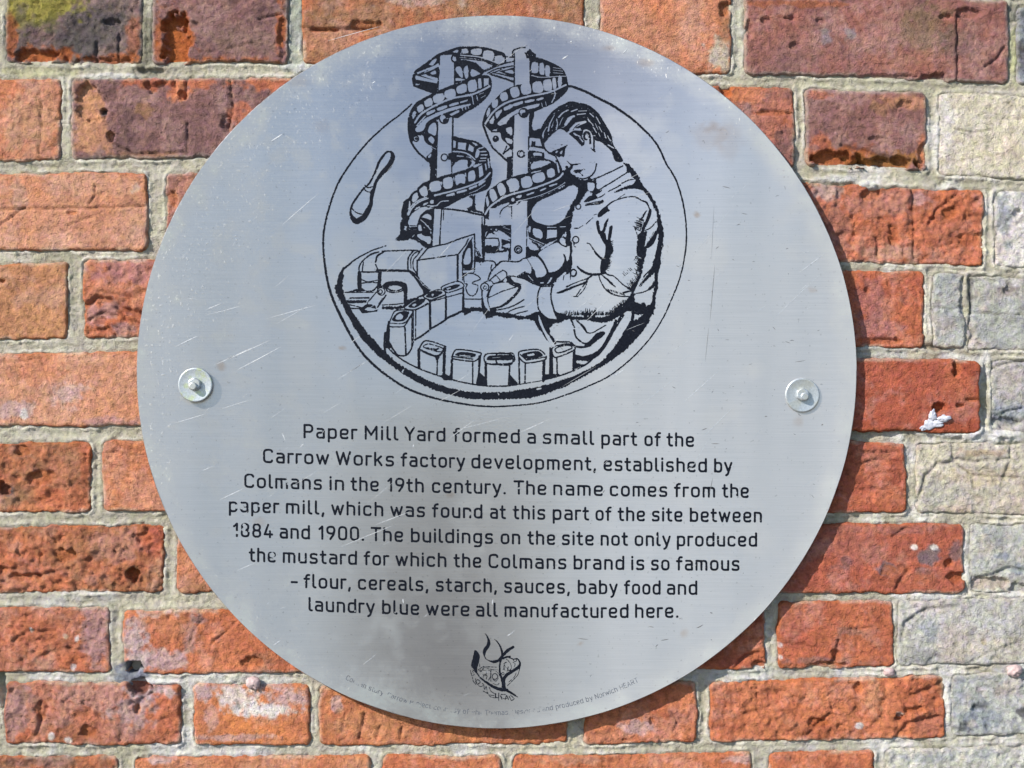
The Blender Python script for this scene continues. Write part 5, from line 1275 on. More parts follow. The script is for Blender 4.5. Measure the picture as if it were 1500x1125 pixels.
RC 1030,200 1080,200 1090,230 1060,330 960,480 880,590 780,690 640,775 480,850 400,875 620,770 780,640 880,500 960,380
RR 1260,255 1345,160 1300,270 1260,340 1200,430 1080,560 1060,520 1080,400 1160,370 1220,320
# the back of the coat (Q,P)
PR 780,-10 850,0 905,60 960,130 1000,190 1020,250 1110,365 1210,510 1260,640 1285,720 1322,880 1325,1130 1255,1130 1255,960 1245,800 1240,700 1180,545 1070,385 1000,345 920,338 830,345 720,375 640,400 720,352 830,300 930,255 950,220 880,180 830,100 825,60
PC 430,210 600,150 790,40 820,60 815,110 650,220 480,330 440,335 410,280
PS 14 340,215 420,190 600,112 770,28
PS 13 430,370 500,322 650,232 840,110
PC 500,345 660,245 860,118 890,170 880,195 780,240 600,340
PS 8/10/16 570,378 640,345 740,292
PS 12 760,268 850,225 930,210
PC 860,285 930,235 938,240 900,290
PR -10,30 60,60 62,150 140,205 250,225 320,195 350,225 405,210 412,320 432,352 470,342 450,400 350,432 330,380 280,372 225,450 172,515 115,590 85,660 52,900 62,1130 -10,1130 -10,720 60,565 150,420 162,330 100,288 40,292 -10,300
PC 290,262 340,255 382,265 385,330 348,378 290,350
PS 16 408,-5 395,80 340,160 240,205 150,192 92,160
PF 240,518 300,455 340,435 400,430 420,470 360,495 300,520
PH 6 350,450 470,380 20,-30 14,0
PS 7 420,470 480,445 525,412
PF 255,575 300,555 400,540 480,500 512,500 490,545 380,562
PS 7 260,555 350,535 480,505
PS 8 90,102 120,90 172,92
PS 7 150,120 190,90 250,78
PS 9 170,110 200,140 222,162
PL 7 130,120 160,120
PS 20/18/14/10/12/16/18 440,710 500,640 560,575 640,515 760,472 860,452 940,455 1010,490
PS 14/22/12 1025,500 1100,535 1140,622
PF 430,690 500,610 560,590 560,650 500,700 440,742
PH 6 560,610 590,640 -30,30 5,0
PS 5 800,415 760,440 700,482
PS 3 415,690 380,700
PS 6 360,742 330,765 270,822
PS 12/8/4 110,885 160,882 222,848
PO 12 160,585 34,38
PO 11 125,1042 42,44
PL 7 100,1080 105,1110
PF 408,790 440,788 462,930 500,900 520,820 572,750 545,860 522,960 560,1055 590,870 630,855 612,1000 602,1060 622,1130 545,1130 450,975 420,900
PF 1140,620 1165,640 1145,740 1100,840 1065,930 1060,1130 980,1130 970,1060 1030,1000 1032,900 1060,820 1100,740
PH 6 1100,640 1050,740 -60,60 8,0
PH 6 1060,770 1010,920 -100,-40 14,0
PH 5 930,860 970,960 10,50 7,0
PS 12 1062,920 1150,880 1230,795
PF 1100,1130 1180,1020 1245,890 1272,890 1210,1060 1160,1130
# arm (Q)
QR 1255,-10 1325,0 1325,120 1305,250 1285,450 1255,570 1252,780 1215,900 1195,1130 1110,1130 1130,1040 1170,960 1195,800 1210,700 1205,560 1150,620 1060,700 1010,750 1080,640 1150,520 1210,350 1255,150
QR 1020,-10 1110,-10 1095,60 1062,190 1100,240 1085,320 1055,420 1025,580 960,740 925,830 850,930 750,1040 640,1130 570,1130 650,1070 800,960 900,840 870,800 820,770 880,770 940,700 1005,570 1030,440 1040,370 970,320 965,200 985,120 960,50
QC 925,880 990,850 1100,850 1170,780 1160,900 1110,970 1040,1000 960,960
QC 980,760 1010,730 980,820 970,830
QR 930,930 960,970 1020,990 1060,960 1100,1010 1200,960 1190,1130 900,1130 880,1060
QE 8 870,1080 960,1090
QF 1085,210 1120,130 1200,40 1215,-10 1245,-10 1205,110 1130,210
QH 6 1120,180 1210,20 -25,-30 10,0
QF 430,-10 520,0 545,90 570,110 590,-10 620,-10 605,90 612,150 640,250 600,330 575,400 550,500 525,545 500,580 465,545 475,400 522,330 532,180 480,90
QH 9 600,140 560,500 45,-20 16,0
QH 6 570,380 530,500 50,30 9,0
QS 8/12/26/30 280,150 320,165 370,240 420,310 500,380
QS 16/30/30/28/24 148,475 190,515 260,560 340,578 440,580 530,555
QS 26/14/12/12/16 510,545 580,590 640,600 720,670 800,740 890,775
QS 12/20/28/14 480,590 560,650 610,700 665,748
QS 8/12/20/16/10 438,590 470,680 530,780 620,845 730,880 860,884
QH 6 560,800 800,870 -20,-30 14,0
QS 24/14 780,832 890,805
QE 14 800,856 870,842
QS 24/12/10/8 340,600 280,640 200,665 80,712
QS 10/20 80,712 0,750
QS 22/10 300,630 245,720
QS 10 250,710 190,790 130,880
QS 7 275,710 230,800 150,885
QL 10 95,885 155,886
QS 9/12/7 960,842 1050,825 1130,790
QF 1100,800 1170,720 1215,650 1215,740 1150,790
QO 12 125,105 42,46
QS 6 95,150 100,190 125,205
QO 20 92,560 40,46
QL 7 50,580 52,650
QH 6 960,330 1040,400 -40,50 5,0
QH 6 1040,380 1010,620 -95,-60 24,0
QH 6 1000,640 870,760 -40,-60 12,0
QH 5 800,600 900,520 -40,-40 6,0
QH 5 960,700 880,780 -40,-30 9,0
QH 5 1060,600 1180,480 -30,60 14,0
QH 5 1060,670 1000,740 30,-60 6,0
QR -5,-5 35,0 50,80 78,180 70,290 78,450 60,520 0,560 0,420 45,370 62,280 30,130
# head
UF 125,800 130,690 150,590 225,465 305,365 400,288 480,250 590,200 730,222 870,252 950,308 1045,398 1125,530 1205,660 1245,760 1262,870 1310,940 1420,1130 1300,1130 1235,980 1150,895 1080,835 985,805 955,740 930,830 880,760 820,800 810,870 770,900 720,840 650,770 560,700 490,645 420,630 350,680 260,765 200,835 150,860
UE 34/24/14 158,770 172,690 222,600
UE 30/24/16 250,660 272,550 345,410
UE 18/10 300,610 335,500
UE 22/16 372,640 392,560 378,470
UE 32/26/18 412,445 480,375 560,335
UE 16 425,570 450,500 480,450
UE 50/60/40 520,560 580,470 650,430
UE 14 470,610 510,590
UE 26 610,355 700,322
UE 22 700,405 830,390
UE 50/70/40 600,640 700,560 830,520
UE 40 560,690 640,640 740,640
UE 18 720,350 850,345
UE 28/16 650,700 760,760
UE 22 900,385 960,440
UE 22/14 870,480 950,570
UE 18 950,600 1005,690
UE 18 1000,440 1060,550
UE 16 1040,590 1090,680
UE 18 1125,690 1150,770
UE 14 1035,690 1060,750
UE 16 1180,740 1215,810
UE 14 985,545 1030,640
UE 22 1185,880 1275,930
UE 14 905,640 940,690
UE 12 790,450 860,450 900,520
UE 10 560,290 640,270
UE 9 680,300 780,310
UE 8 190,560 250,480 300,430
UE 8 330,400 400,350 470,300
UE 9 480,290 560,262 640,250
UE 8 860,300 920,350 970,410
UE 8 930,470 980,540 1020,610
UE 9 1060,470 1110,570 1150,640
UE 8 1080,620 1120,690 1150,730
UE 8 990,640 1040,720 1080,790
UE 7 1190,700 1225,790 1240,860
UE 8 230,740 270,690 320,650
UE 8 1100,790 1170,850 1230,900
UE 9 960,700 1000,770 1060,800
US 6 560,560 600,500 640,450
US 6 740,600 800,560 850,540
US 6 640,640 680,590 740,550
US 6 700,480 780,440 860,440
US 8 650,530 700,480 800,470
US 6 590,560 640,520 670,470
US 6 500,480 490,540
UC 765,660 830,620 920,655 962,760 955,900 930,940 905,860 850,820 790,790
US 24/22 770,720 785,650 850,622 920,665 962,760 965,860 965,970
UF 800,780 800,700 840,665 900,690 910,780 880,760 860,710 830,720 830,770 860,790 840,810
UE 12 850,700 880,740 850,780
US 26 905,770 908,860
US 14 920,935 980,985
US 20 730,690 700,680
UE 20/26 740,770 790,830
US 26/18/24/26 140,760 165,870 220,975 300,1025 350,1045
UF 265,1020 300,990 350,965 450,925 550,882 510,950 495,1065 440,1055 420,1070 340,1040
UC 355,1000 380,975 402,975 385,1008
UC 425,1010 445,980 475,962 470,1000 450,1030
US 7 452,882 485,868
NS 14 1160,270 1195,340 1235,430 1250,480
NF 1310,332 1380,378 1470,372 1465,390 1405,392 1385,440 1330,445 1370,400
NL 6 1480,375 1500,375
NR 1250,480 1310,440 1370,435 1370,500 1440,550 1510,600 1510,700 1450,665 1400,650 1260,705 1330,620 1345,510 1290,500
NF 1410,470 1470,455 1510,460 1510,480 1440,500
# hand tool hanging at the left
BF 590,-50 622,-34 633,10 605,80 545,140 500,190 485,240 465,320 455,390 412,480 345,525 300,505 278,440 300,360 370,260 430,200 480,100 505,30 560,-38
BC 588,-37 603,-26 597,12 570,60 520,120 472,200 462,240 440,280 433,360 385,440 345,478 310,465 292,425 310,370 382,265 442,205 495,100 520,40 565,-24
BS 7 400,222 420,240 468,232
BS 7 388,240 408,265 442,278
BS 7 290,395 330,435 400,455
# flecks of lost enamel
Xe 2.2 591,542 589,545
Xe 3 787,570 792,569
Xe 2 703,573 705,576
XE 2.4 628,356 631,351
Xe 1.6 604,347 607,344
Xe 1.5 560,540 561,542
Xe 1.2 729,575 731,578
Xe 1.6 677,74 675,79
"""
random.seed(3)
ink = Ink(466, 60, 1014, 602, 0.5)
run_art(ink, ART)
ink.f += 0.30
ink.f -= 0.9*sstep(.40, .60, vnoise(ink.X/2.1, ink.Y/2.1, 81)*.6+.5*vnoise(ink.X/.9, ink.Y/.9, 82))
def in_poly(pts):
    pts = np.array(pts, float)
    def fn(x, y):
        ins = np.zeros(len(x), bool)
        for i in range(len(pts)):
            (x0, y0), (x1, y1) = pts[i], pts[(i+1) % len(pts)]
            if y0 != y1:
                c = (y < y0) != (y < y1); ins ^= c & (x < (x1-x0)*(y-y0)/(y1-y0)+x0)
        return ins
    return fn
drawing = empty('engraved_drawing', (0, 0, 0)); drawing.parent = plaque
HI = H_FRONT+0.18
zones = [('drawn_hand_tool', in_poly([(505, 240), (530, 215), (585, 215), (585, 260), (545, 332), (505, 332)])),
         ('drawn_man', in_poly([(790, 150), (825, 142), (870, 142), (930, 210), (975, 300), (972, 440), (955, 462), (925, 478), (900, 520), (845, 538), (838, 500), (800, 475), (700, 460), (700, 405), (760, 375), (818, 345), (836, 315), (838, 280), (818, 235), (788, 205)])),
         ('drawn_spiral_chutes', in_poly([(600, 65), (835, 65), (835, 150), (790, 200), (835, 250), (838, 340), (780, 392), (740, 400), (735, 350), (708, 350), (708, 290), (633, 302), (632, 362), (585, 340), (585, 290), (600, 250), (598, 150)])),
         ('drawn_tins', in_poly([(562, 460), (620, 430), (660, 405), (685, 410), (685, 465), (640, 480), (610, 500), (840, 498), (846, 545), (760, 566), (680, 566), (612, 545), (600, 520), (562, 515)])),
         ('drawn_machine', in_poly([(500, 345), (585, 335), (640, 290), (712, 300), (760, 380), (700, 460), (650, 410), (570, 460), (500, 460)])),
         ('drawn_border', None)]
ink.mesh('engraved_drawing', M_INK, drawing, HI, zones)
# ------------------------------------------------------------------ emblem
LOGO = """
HF 325,380 355,405 385,460 372,540 352,610 348,690 330,670 300,630 280,600 270,580 295,480 305,420
HS 12/22/34/44/30 345,680 400,750 500,825 600,880 700,905 745,905
HS 30/26/22/6 720,900 790,940 840,970 880,998
HF 455,163 485,190 520,260 522,310 500,360 468,400 450,465 430,440 425,400 445,350 475,310 488,250 475,200
HS 7 445,460 470,500 520,525
HS 10/36/34/34/40/32 500,517 570,535 640,510 690,450 760,380 825,342
HS 6/14/22/28 582,240 630,290 670,370 682,450
HS 26/20/20/30/44 680,470 650,560 650,670 680,780 710,890
HS 24 690,490 740,470 780,468
HS 13/11/14/26/36/38/38/44/50 775,480 830,500 880,495 915,550 895,605 820,655 740,710 700,770 700,860
HS 6 400,750 360,700 290,640
HS 7 365,640 440,595 400,670
HS 8 395,640 400,670 370,640
HS 6 440,605 520,600 600,605
HS 8 500,645 535,650
HS 8 528,650 532,790
HO 8 585,728 36,38
HS 5 560,770 600,790 620,760
HS 6 430,740 440,700 480,720 470,760
HS 7 740,500 790,560 800,620 770,650 740,610
HS 6 690,640 720,600 700,560 740,540
HS 5 915,600 890,700 830,770 750,850
HS 4 880,620 850,720 770,800
HO 6 850,515 20,16
HO 6 690,690 16,14
HS 6 265,650 280,720 310,700 290,660
HS 7 330,760 350,830 390,800 360,770 330,800
HS 6 370,850 400,860 440,840 420,820
HS 6 440,850 450,900 470,860 480,910
HS 6 430,920 520,970 570,980
HS 7 510,870 540,930 600,960
HS 9 590,950 590,1010
HS 9 635,950 635,1040
HS 7 590,1000 630,1010
HS 9 670,965 720,965
HS 8 665,1000 680,1030
HS 7 735,980 720,1035
HS 7 740,980 765,1035
HS 7 770,985 800,1045
HS 8 800,1045 835,1030
HS 8 790,975 840,1020
HS 5 420,640 470,660 460,720 420,700
HS 5 480,620 560,640 620,640
HS 5 540,690 520,740 500,780
HS 5 600,660 640,700 630,760
HS 5 560,820 610,840 640,820
HS 5 720,540 700,610 720,650
HS 5 760,600 740,680 720,700
HS 5 820,540 850,560 840,600
HS 6 290,740 300,790 330,830
HS 6 480,930 520,990 580,1010
HS 6 650,980 700,1020 760,1010
HS 6 300,620 270,600
HS 5 380,560 385,600
"""
lg = Ink(686, 925, 764, 1030, 0.35); run_art(lg, LOGO); lg.f += .14
lg.mesh('engraved_emblem', M_INK, plaque, HI)
# ------------------------------------------------------------------ lettering: single-stroke engraved alphabet (units: photo px, y up from the base line)
def rnd(pts, r, closed=False):
    """polyline with rounded corners"""
    pts = [np.array(p, float) for p in pts]; out = []; n = len(pts)
    for i in range(n):
        if not closed and i in (0, n-1): out.append(pts[i]); continue
        p0, p1, p2 = pts[i-1], pts[i], pts[(i+1) % n]
        a, b_ = p0-p1, p2-p1; la, lb = np.linalg.norm(a), np.linalg.norm(b_)
        fa = .5 if (closed or i > 1) else .98; fb = .5 if (closed or i < n-2) else .98
        rr_ = min(r, la*fa, lb*fb); s_, e_ = p1+a/la*rr_, p1+b_/lb*rr_
        for t in np.linspace(0, 1, 6): out.append((1-t)**2*s_+2*t*(1-t)*p1*.92+2*t*(1-t)*.08*(s_+e_)/2+t*t*e_ if False else (1-t)**2*s_+2*t*(1-t)*p1+t*t*e_)
    if closed: out.append(out[0])
    return np.array(out)
x_, c_ = 12.8, 18.0
def L(*p): return np.array(p, float)
def bowl(x0, y0, x1, y1, r=4.1): return rnd([(x0, y0), (x1, y0), (x1, y1), (x0, y1)], r, True)
G = {
 'a': (9, [rnd([(.7, x_), (9, x_), (9, 0)], 4.0), rnd([(9, 7.3), (0, 7.3), (0, 0), (9, 0)], 3.6)]),
 'b': (9.4, [L((0, c_), (0, 0)), bowl(0, 0, 9.4, x_)]), 'c': (8.8, [rnd([(8.8, 11.0), (8.4, x_), (0, x_), (0, 0), (8.4, 0), (8.8, 1.8)], 4.0)]),
 'd': (9.4, [L((9.4, c_), (9.4, 0)), bowl(0, 0, 9.4, x_)]), 'e': (9.2, [rnd([(.2, 6.2), (9.2, 6.2), (9.2, x_), (0, x_), (0, 0), (8.7, 0), (8.9, 1.2)], 4.3)]),
 'f': (6, [rnd([(6.2, c_), (2.0, c_), (2.0, 0)], 3.6), L((-.6, 12.2), (5.8, 12.2))]),
 'g': (9.4, [rnd([(9.4, x_), (9.4, -5.2), (1, -5.2)], 4), bowl(0, 0.6, 9.4, x_)]), 'h': (9, [L((0, c_), (0, 0)), rnd([(0, x_), (9, x_), (9, 0)], 4.0)]),
 'j': (1.2, [rnd([(1.2, x_), (1.2, -5), (-1.4, -5)], 2.4), L((1.2, 17.2), (1.2, 17.9))]),
 'i': (0, [L((0, 0), (0, x_)), L((0, 17.2), (0, 17.9))]), 'k': (8.4, [L((0, c_), (0, 0)), L((7.8, x_), (0, 4.8)), L((3.2, 8.0), (8.4, 0))]),
 'l': (2.4, [rnd([(0, c_), (0, 0), (3.2, 0)], 3.2)]), 'm': (14.6, [L((0, x_), (0, 0)), rnd([(0, x_), (7.3, x_), (7.3, 0)], 3.6), rnd([(6.0, x_), (14.6, x_), (14.6, 0)], 3.8)]),
 'n': (9, [L((0, x_), (0, 0)), rnd([(0, x_), (9, x_), (9, 0)], 4.0)]), 'o': (9.6, [bowl(0, 0, 9.6, x_, 4.4)]), 'p': (9.4, [L((0, x_), (0, -5.4)), bowl(0, 0, 9.4, x_)]),
 'r': (5.2, [L((0, x_), (0, 0)), rnd([(0, x_-.4), (1.8, x_), (5.8, x_)], 2)]), 's': (8.6, [rnd([(8.3, 11.9), (8.0, x_), (.3, x_), (.3, 6.6), (8.5, 6.3), (8.5, 0), (.2, 0), (0, 1.0)], 3.1)]),
 't': (5.6, [rnd([(1.8, 17.0), (1.8, 0), (6.0, 0)], 3.4), L((-.8, 12.2), (5.6, 12.2))]), 'u': (9, [rnd([(0, x_), (0, 0), (9, 0)], 4.0), L((9, x_), (9, 0))]),
 'v': (9.4, [L((0, x_), (4.7, 0), (9.4, x_))]), 'w': (14.6, [L((0, x_), (3.8, 0), (7.3, 11.6), (10.8, 0), (14.6, x_))]), 'y': (9.6, [L((0, x_), (4.9, .6)), rnd([(9.6, x_), (4.1, -4.2), (1.8, -5.2)], 2)]),
 ',': (.6, [L((.3, .6), (-.6, -3.4))]), '.': (.3, [L((0, .3), (.2, .3))]), '-': (5.6, [L((0, 6.8), (6.6, 6.8))]),
 'P': (10.2, [L((0, 0), (0, c_)), rnd([(0, c_), (10.4, c_), (10.4, 8.0), (0, 8.0)], 4.8)]), 'M': (13, [L((0, 0), (0, c_), (6.5, 6.0), (13, c_), (13, 0))]),
 'Y': (11, [L((0, c_), (5.6, 8)), L((11.2, c_), (5.6, 8), (5.6, 0))]), 'C': (10.6, [rnd([(10.6, 15.2), (10.2, c_), (0, c_), (0, 0), (10.2, 0), (10.6, 2.6)], 5.2)]),
 'W': (17.6, [L((0, c_), (4.4, 0), (8.8, 16.6), (13.2, 0), (17.6, c_))]), 'T': (11, [L((-.4, c_), (11.4, c_)), L((5.5, c_), (5.5, 0))]),
 'H': (11, [L((0, 0), (0, c_)), L((11, 0), (11, c_)), L((0, 9), (11, 9))]), 'E': (9.5, [L((9.5, c_), (0, c_), (0, 0), (9.5, 0)), L((0, 9), (8, 9))]),
 'A': (11, [L((0, 0), (5.5, c_), (11, 0)), L((2, 6), (9, 6))]), 'R': (10.4, [L((0, 0), (0, c_)), rnd([(0, c_), (10.4, c_), (10.4, 8.6), (0, 8.6)], 4.0), L((5, 8.6), (10.8, 0))]),
 'N': (11, [L((0, 0), (0, c_), (11, 0), (11, c_))]), 'D': (10.6, [rnd([(0, 0), (10.6, 0), (10.6, c_), (0, c_)], 4.6, True), L((0, 0), (0, c_))]),
 'S': (10, [rnd([(9.8, 16.2), (9.4, c_), (0, c_), (0, 9.3), (10, 9), (10, 0), (.4, 0), (0, 1.8)], 4)]),
 '1': (4, [L((0, 14.2), (4, c_), (4, 0))]), '9': (10, [bowl(0, 8.2, 10, c_, 4.8), rnd([(10, 13), (10, 8.5), (4.4, 0)], 5)]),
 '0': (10, [bowl(0, 0, 10, c_, 4.9)]), '8': (10, [bowl(.5, 9.2, 9.5, c_, 4.2), bowl(0, 0, 10, 9.2, 4.4)]), '4': (10.4, [L((4.8, c_), (0, 4.0), (10.6, 4.0)), L((7.4, 8.6), (7.4, 0))])}
GAP = {'l': -.2, 'r': -1.0, 't': -.8, 'f': -.9, ',': 0, '.': 0, 'v': -1.2, 'y': -1.3, 'w': -1.0, 'T': -1.6, 'Y': -1.6, 'W': -1.0, '1': .6}
STW = 2.95
LINES = [
 ('Paper:444.7:523.1 Mill:534.3:582.8 Yard:592.7:652.4 formed:664:761.4 a:772.3:785 small:795:869.6 part:880.8:933 of:943.9:968 the:977:1016.7', (444.7, 641.9, 761, 649.6, 1016.7, 654.8)),
 ('Carrow:385.3:482 Works:491.7:577.2 factory:587.5:681.2 development,:690.5:873.3 established:884.2:1035.4 by:1046:1072.7', (385.3, 678.1, 854, 689.3, 1072.7, 692.5)),
 ('Colmans:357.9:471.6 in:482.8:503.9 the:514.1:554.8 19th:567.3:620.7 century.:632.8:740.9 The:752.7:800.3 name:810.5:883.2 comes:893.3:977.5 from:987.8:1047.5 the:1058.1:1096.8', (357.9, 714.5, 741, 724.2, 1096.8, 729.5)),
 ('paper:335.3:408.7 mill,:418.9:475.3 which:485.2:561.4 was:571.6:622.6 found:633.2:706.6 at:717.8:740.9 this:751.7:798.8 part:809.6:862.7 of:872.4:895.7 the:905.4:944.8 site:954.9:999.7 between:1010.5:1116', (335.3, 750, 706.6, 759.7, 1116, 765.5)),
 ('1884:341.5:399.9 and:409.6:454 1900.:466.5:533.2 The:543.5:590.5 buildings:601.9:722.3 on:733.5:762 the:773.2:813.2 site:823:869.7 not:879.9:919.6 only:929.7:982.5 produced:991.5:1109', (341.5, 786.4, 762, 797.6, 1109, 800.8)),
 ('the:365.2:404 mustard:414.3:522.9 for:533.2:569.6 which:579.3:653.8 the:665:704.9 Colmans:715.7:829.6 brand:840.2:914.4 is:924.7:943.9 so:953.6:980.7 famous:990.9:1083.3', (365.2, 822.9, 704.5, 831.9, 1083.3, 836.2)),
 ('-:425.9:435.2 flour,:445.1:514 cereals,:524.4:627.6 starch,:638.3:727.9 sauces,:738.5:834.8 baby:846.4:904.7 food:914.4:967.6 and:976.9:1021.4', (425.9, 860.8, 727.9, 868.3, 1021.4, 871.4)),
 ('laundry:452:549 blue:559.7:614 were:623.9:687.7 all:697:728.4 manufactured:739:920.6 here.:930.3:993.7', (452, 895.3, 728.4, 903.7, 993.7, 905))]
# places where enamel has fallen out of the letters (photo px: x, y, radius)
LOSS = [(346.5, 742, 3), (354, 743, 3.2), (359, 740, 2.2), (374, 747, 2.5), (380, 741, 2.0), (396, 745, 2.0), (420, 705, 2.4), (421.5, 709, 1.5), (514, 668.5, 2.6), (619.5, 704, 2.0), (622, 707, 1.6), (687.5, 752, 2.8), (685.5, 757, 1.4),
        (347.5, 780, 2.3), (357.5, 769, 2.3), (357, 776, 2.8), (365, 778, 1.2), (398, 772, 1.8), (394, 774, 1.3), (398.5, 813, 3.8), (403, 818, 2.6), (1077, 722, 2.2), (1079, 728, 1.5), (962, 786, 1.5), (1026, 777, 1.6), (1024, 790, 1.3), (1004, 798, 1.2), (938, 789, 1.6),
        (760, 715, 1.4), (808, 765, 1.2), (846, 756, 1.2), (663, 628, 1.4), (666, 631, 1.2), (757, 608, 1.2), (846, 829, 1.4), (562, 800, 1.2), (566, 827, 1.4), (700, 716, 1.2), (579, 897, 1.2), (520, 895, 1.3), (536, 889, 1.0), (447, 850, 1.0)]
text = empty('inscription', (0, 0, 0)); text.parent = plaque
for words, (xa_, ya_, xb_, yb_, xc_, yc_) in LINES:
    A3 = np.polyfit([xa_, xb_, xc_], [ya_, yb_, yc_], 2)
    ti = Ink(xa_-4, min(ya_, yc_)-24, xc_+5, max(ya_, yc_)+10, 0.45)
    for wdef in words.split():
        wtxt, ws, we = wdef.rsplit(':', 2); ws, we = float(ws)+STW/2, float(we)-STW/2
        adv = []; pos = 0
        for i, ch in enumerate(wtxt):
            gw = G[ch][0]
            if i: pos += STW+3.75+GAP.get(ch, 0)*.5+GAP.get(wtxt[i-1], 0)*.5
            adv.append(pos); pos += gw
        k = (we-ws)/max(pos, 1e-6) if pos > 1 else 1.0
        for ch, ax in zip(wtxt, adv):
            for st_ in G[ch][1]:
                px = ws+(ax+st_[:, 0])*k
                py = np.polyval(A3, px)-STW/2-st_[:, 1]*1.0
                wdt = STW*1.12 if ch in '.' else (STW*1.05 if ch == ',' else STW)
                ti.stroke(np.stack([px, py], -1), wdt)
    for (lx, ly, lr) in LOSS:
        ti.f = np.minimum(ti.f, np.hypot(ti.X-lx, ti.Y-ly)-lr+.5*vnoise(ti.X/1.2, ti.Y/1.2, 91))
    ti.f += .14 + .16*vnoise(ti.X/2.5, ti.Y/2.5, 92) - .7*sstep(.62, .8, vnoise(ti.X/1.6, ti.Y/1.6, 93)*.7+.4*vnoise(ti.X/.8, ti.Y/.8, 94))
    ti.mesh('text_line', M_INK, text, HI)
# small credit line following the lower rim
cred = 'Colman story, Carrow Project courtesy of Phil Thomas. Designed and produced by Norwich HEART'
ci = Ink(500, 985, 945, 1062, 0.3)
pos = 0; adv = []
for i, ch in enumerate(cred):
    if ch == ' ': pos += 8.5; adv.append(None); continue
    adv.append(pos); pos += G[ch][0]+STW+2.6+GAP.get(ch, 0)
# circle through (508,1000) (727,1052) (938,1003)
ccx, ccy, crr = 724.5, 563.0, 484.0
a0 = math.atan2(998-ccy, 505-ccx); a1 = math.atan2(1001-ccy, 938-ccx)
for ch, ax in zip(cred, adv):
    if ax is None: continue
    u = ax/pos
    for st_ in G[ch][1]:
        th = a0+(a1-a0)*(ax+st_[:, 0])/pos; rr_ = crr-st_[:, 1]*.37
        q = np.stack([ccx+rr_*np.cos(th), ccy+rr_*np.sin(th)], -1)
        ci.stroke(q, 0.85)
ci.f -= 0.55*sstep(.10, .45, vnoise(ci.X/5, ci.Y/5, 95)+.5*vnoise(ci.X/1.5, ci.Y/1.5, 96)) * (.35+.65*sstep(880, 640, ci.X))
ci.mesh('credit_line', M_INK2, text, HI)
# ------------------------------------------------------------------ scratches (bare and grubby) lying on the plate
def ribbons(name, segs, mat, hgt):
    V = []; F = []
    for (x0, y0, x1, y1, wd) in segs:
        n = 5; t = np.linspace(0, 1, n); x = x0+(x1-x0)*t; y = y0+(y1-y0)*t+random.uniform(-.6, .6)*np.sin(t*3.14)
        L_ = math.hypot(x1-x0, y1-y0)+1e-6; nx_, ny_ = -(y1-y0)/L_, (x1-x0)/L_
        ww = wd*np.array([.15, .9, 1, .8, .1])*.5
        b0 = len(V)
        for i in range(n):
            V.append((x[i]+nx_*ww[i], y[i]+ny_*ww[i])); V.append((x[i]-nx_*ww[i], y[i]-ny_*ww[i]))
        for i in range(n-1): F.append([b0+2*i, b0+2*i+1, b0+2*i+3, b0+2*i+2])
    V = np.array(V); gx, gy = plate_px(V[:, 0], V[:, 1])
    o = mesh_np(name, P2W(gx, gy, hgt), np.array(F), mat, plaque, False); o['kind'] = 'stuff'; return o
br_ = [(257, 508, 292, 491, 1.0), (347, 542, 413, 507, 1.1), (313, 535, 396, 498, 1.1), (330, 528, 372, 508, .7), (390, 467, 467, 446, .8), (397, 207, 414, 196, 1.8), (413, 330, 467, 283, .8), (300, 462, 360, 446, .6), (302, 454, 325, 444, .8),
       (549, 769, 604, 748, .9), (497, 802, 580, 768, .9), (400, 946, 411, 938, 1.7), (347, 836, 376, 824, .9), (322, 732, 358, 715, 1.1), (760, 634, 805, 614, 1.2), (656, 644, 700, 612, .8), (668, 630, 745, 610, .6), (855, 474, 905, 425, .8), (834, 462, 880, 425, .7), (806, 508, 832, 482, .8), (898, 552, 915, 541, 2.2), (508, 547, 540, 528, .8), (512, 504, 528, 492, .9), (494, 556, 532, 532, .7),
       (1170, 400, 1210, 370, 1.0), (1130, 470, 1205, 398, .7), (1000, 590, 1056, 540, .9), (1030, 640, 1075, 595, .8), (1172, 425, 1190, 412, .8), (1060, 300, 1100, 265, .5), (668, 560, 690, 545, .6), (745, 500, 752, 490, 1.0), (823, 87, 832, 81, 1.6), (912, 78, 920, 70, 1.6), (835, 62, 838, 60, 1.6), (1010, 380, 1075, 300, .5), (640, 380, 665, 352, .7), (670, 410, 700, 390, .5), (750, 345, 790, 300, .4), (1010, 690, 1040, 640, .5),
       (590, 877, 591, 884, 1.8), (722, 878, 721, 886, 1.8), (742, 932, 752, 926, 1.4), (605, 655, 606, 651, 1.6), (560, 620, 610, 590, .5), (322, 600, 370, 585, .6), (255, 620, 305, 605, .8), (295, 690, 312, 683, .8), (440, 655, 445, 650, 1.6), (860, 700, 920, 650, .4), (930, 600, 1000, 545, .5), (480, 60, 560, 38, .6), (545, 122, 550, 119, 1.2), (413, 634, 418, 646, 1.0)]
random.seed(21)
for _ in range(110):
    x = random.uniform(230, 1220); y = random.uniform(60, 1030)
    if math.hypot((x-CXp)/RA, (y-CYp)/RB) > .95: continue
    a_ = math.radians(random.gauss(-32, 14)); L_ = random.choice([6, 10, 18, 30, 60]); br_.append((x, y, x+L_*math.cos(a_), y+L_*math.sin(a_), random.uniform(.25, .55)))
ribbons('scratches', br_, M_SCR, H_FRONT+0.26)
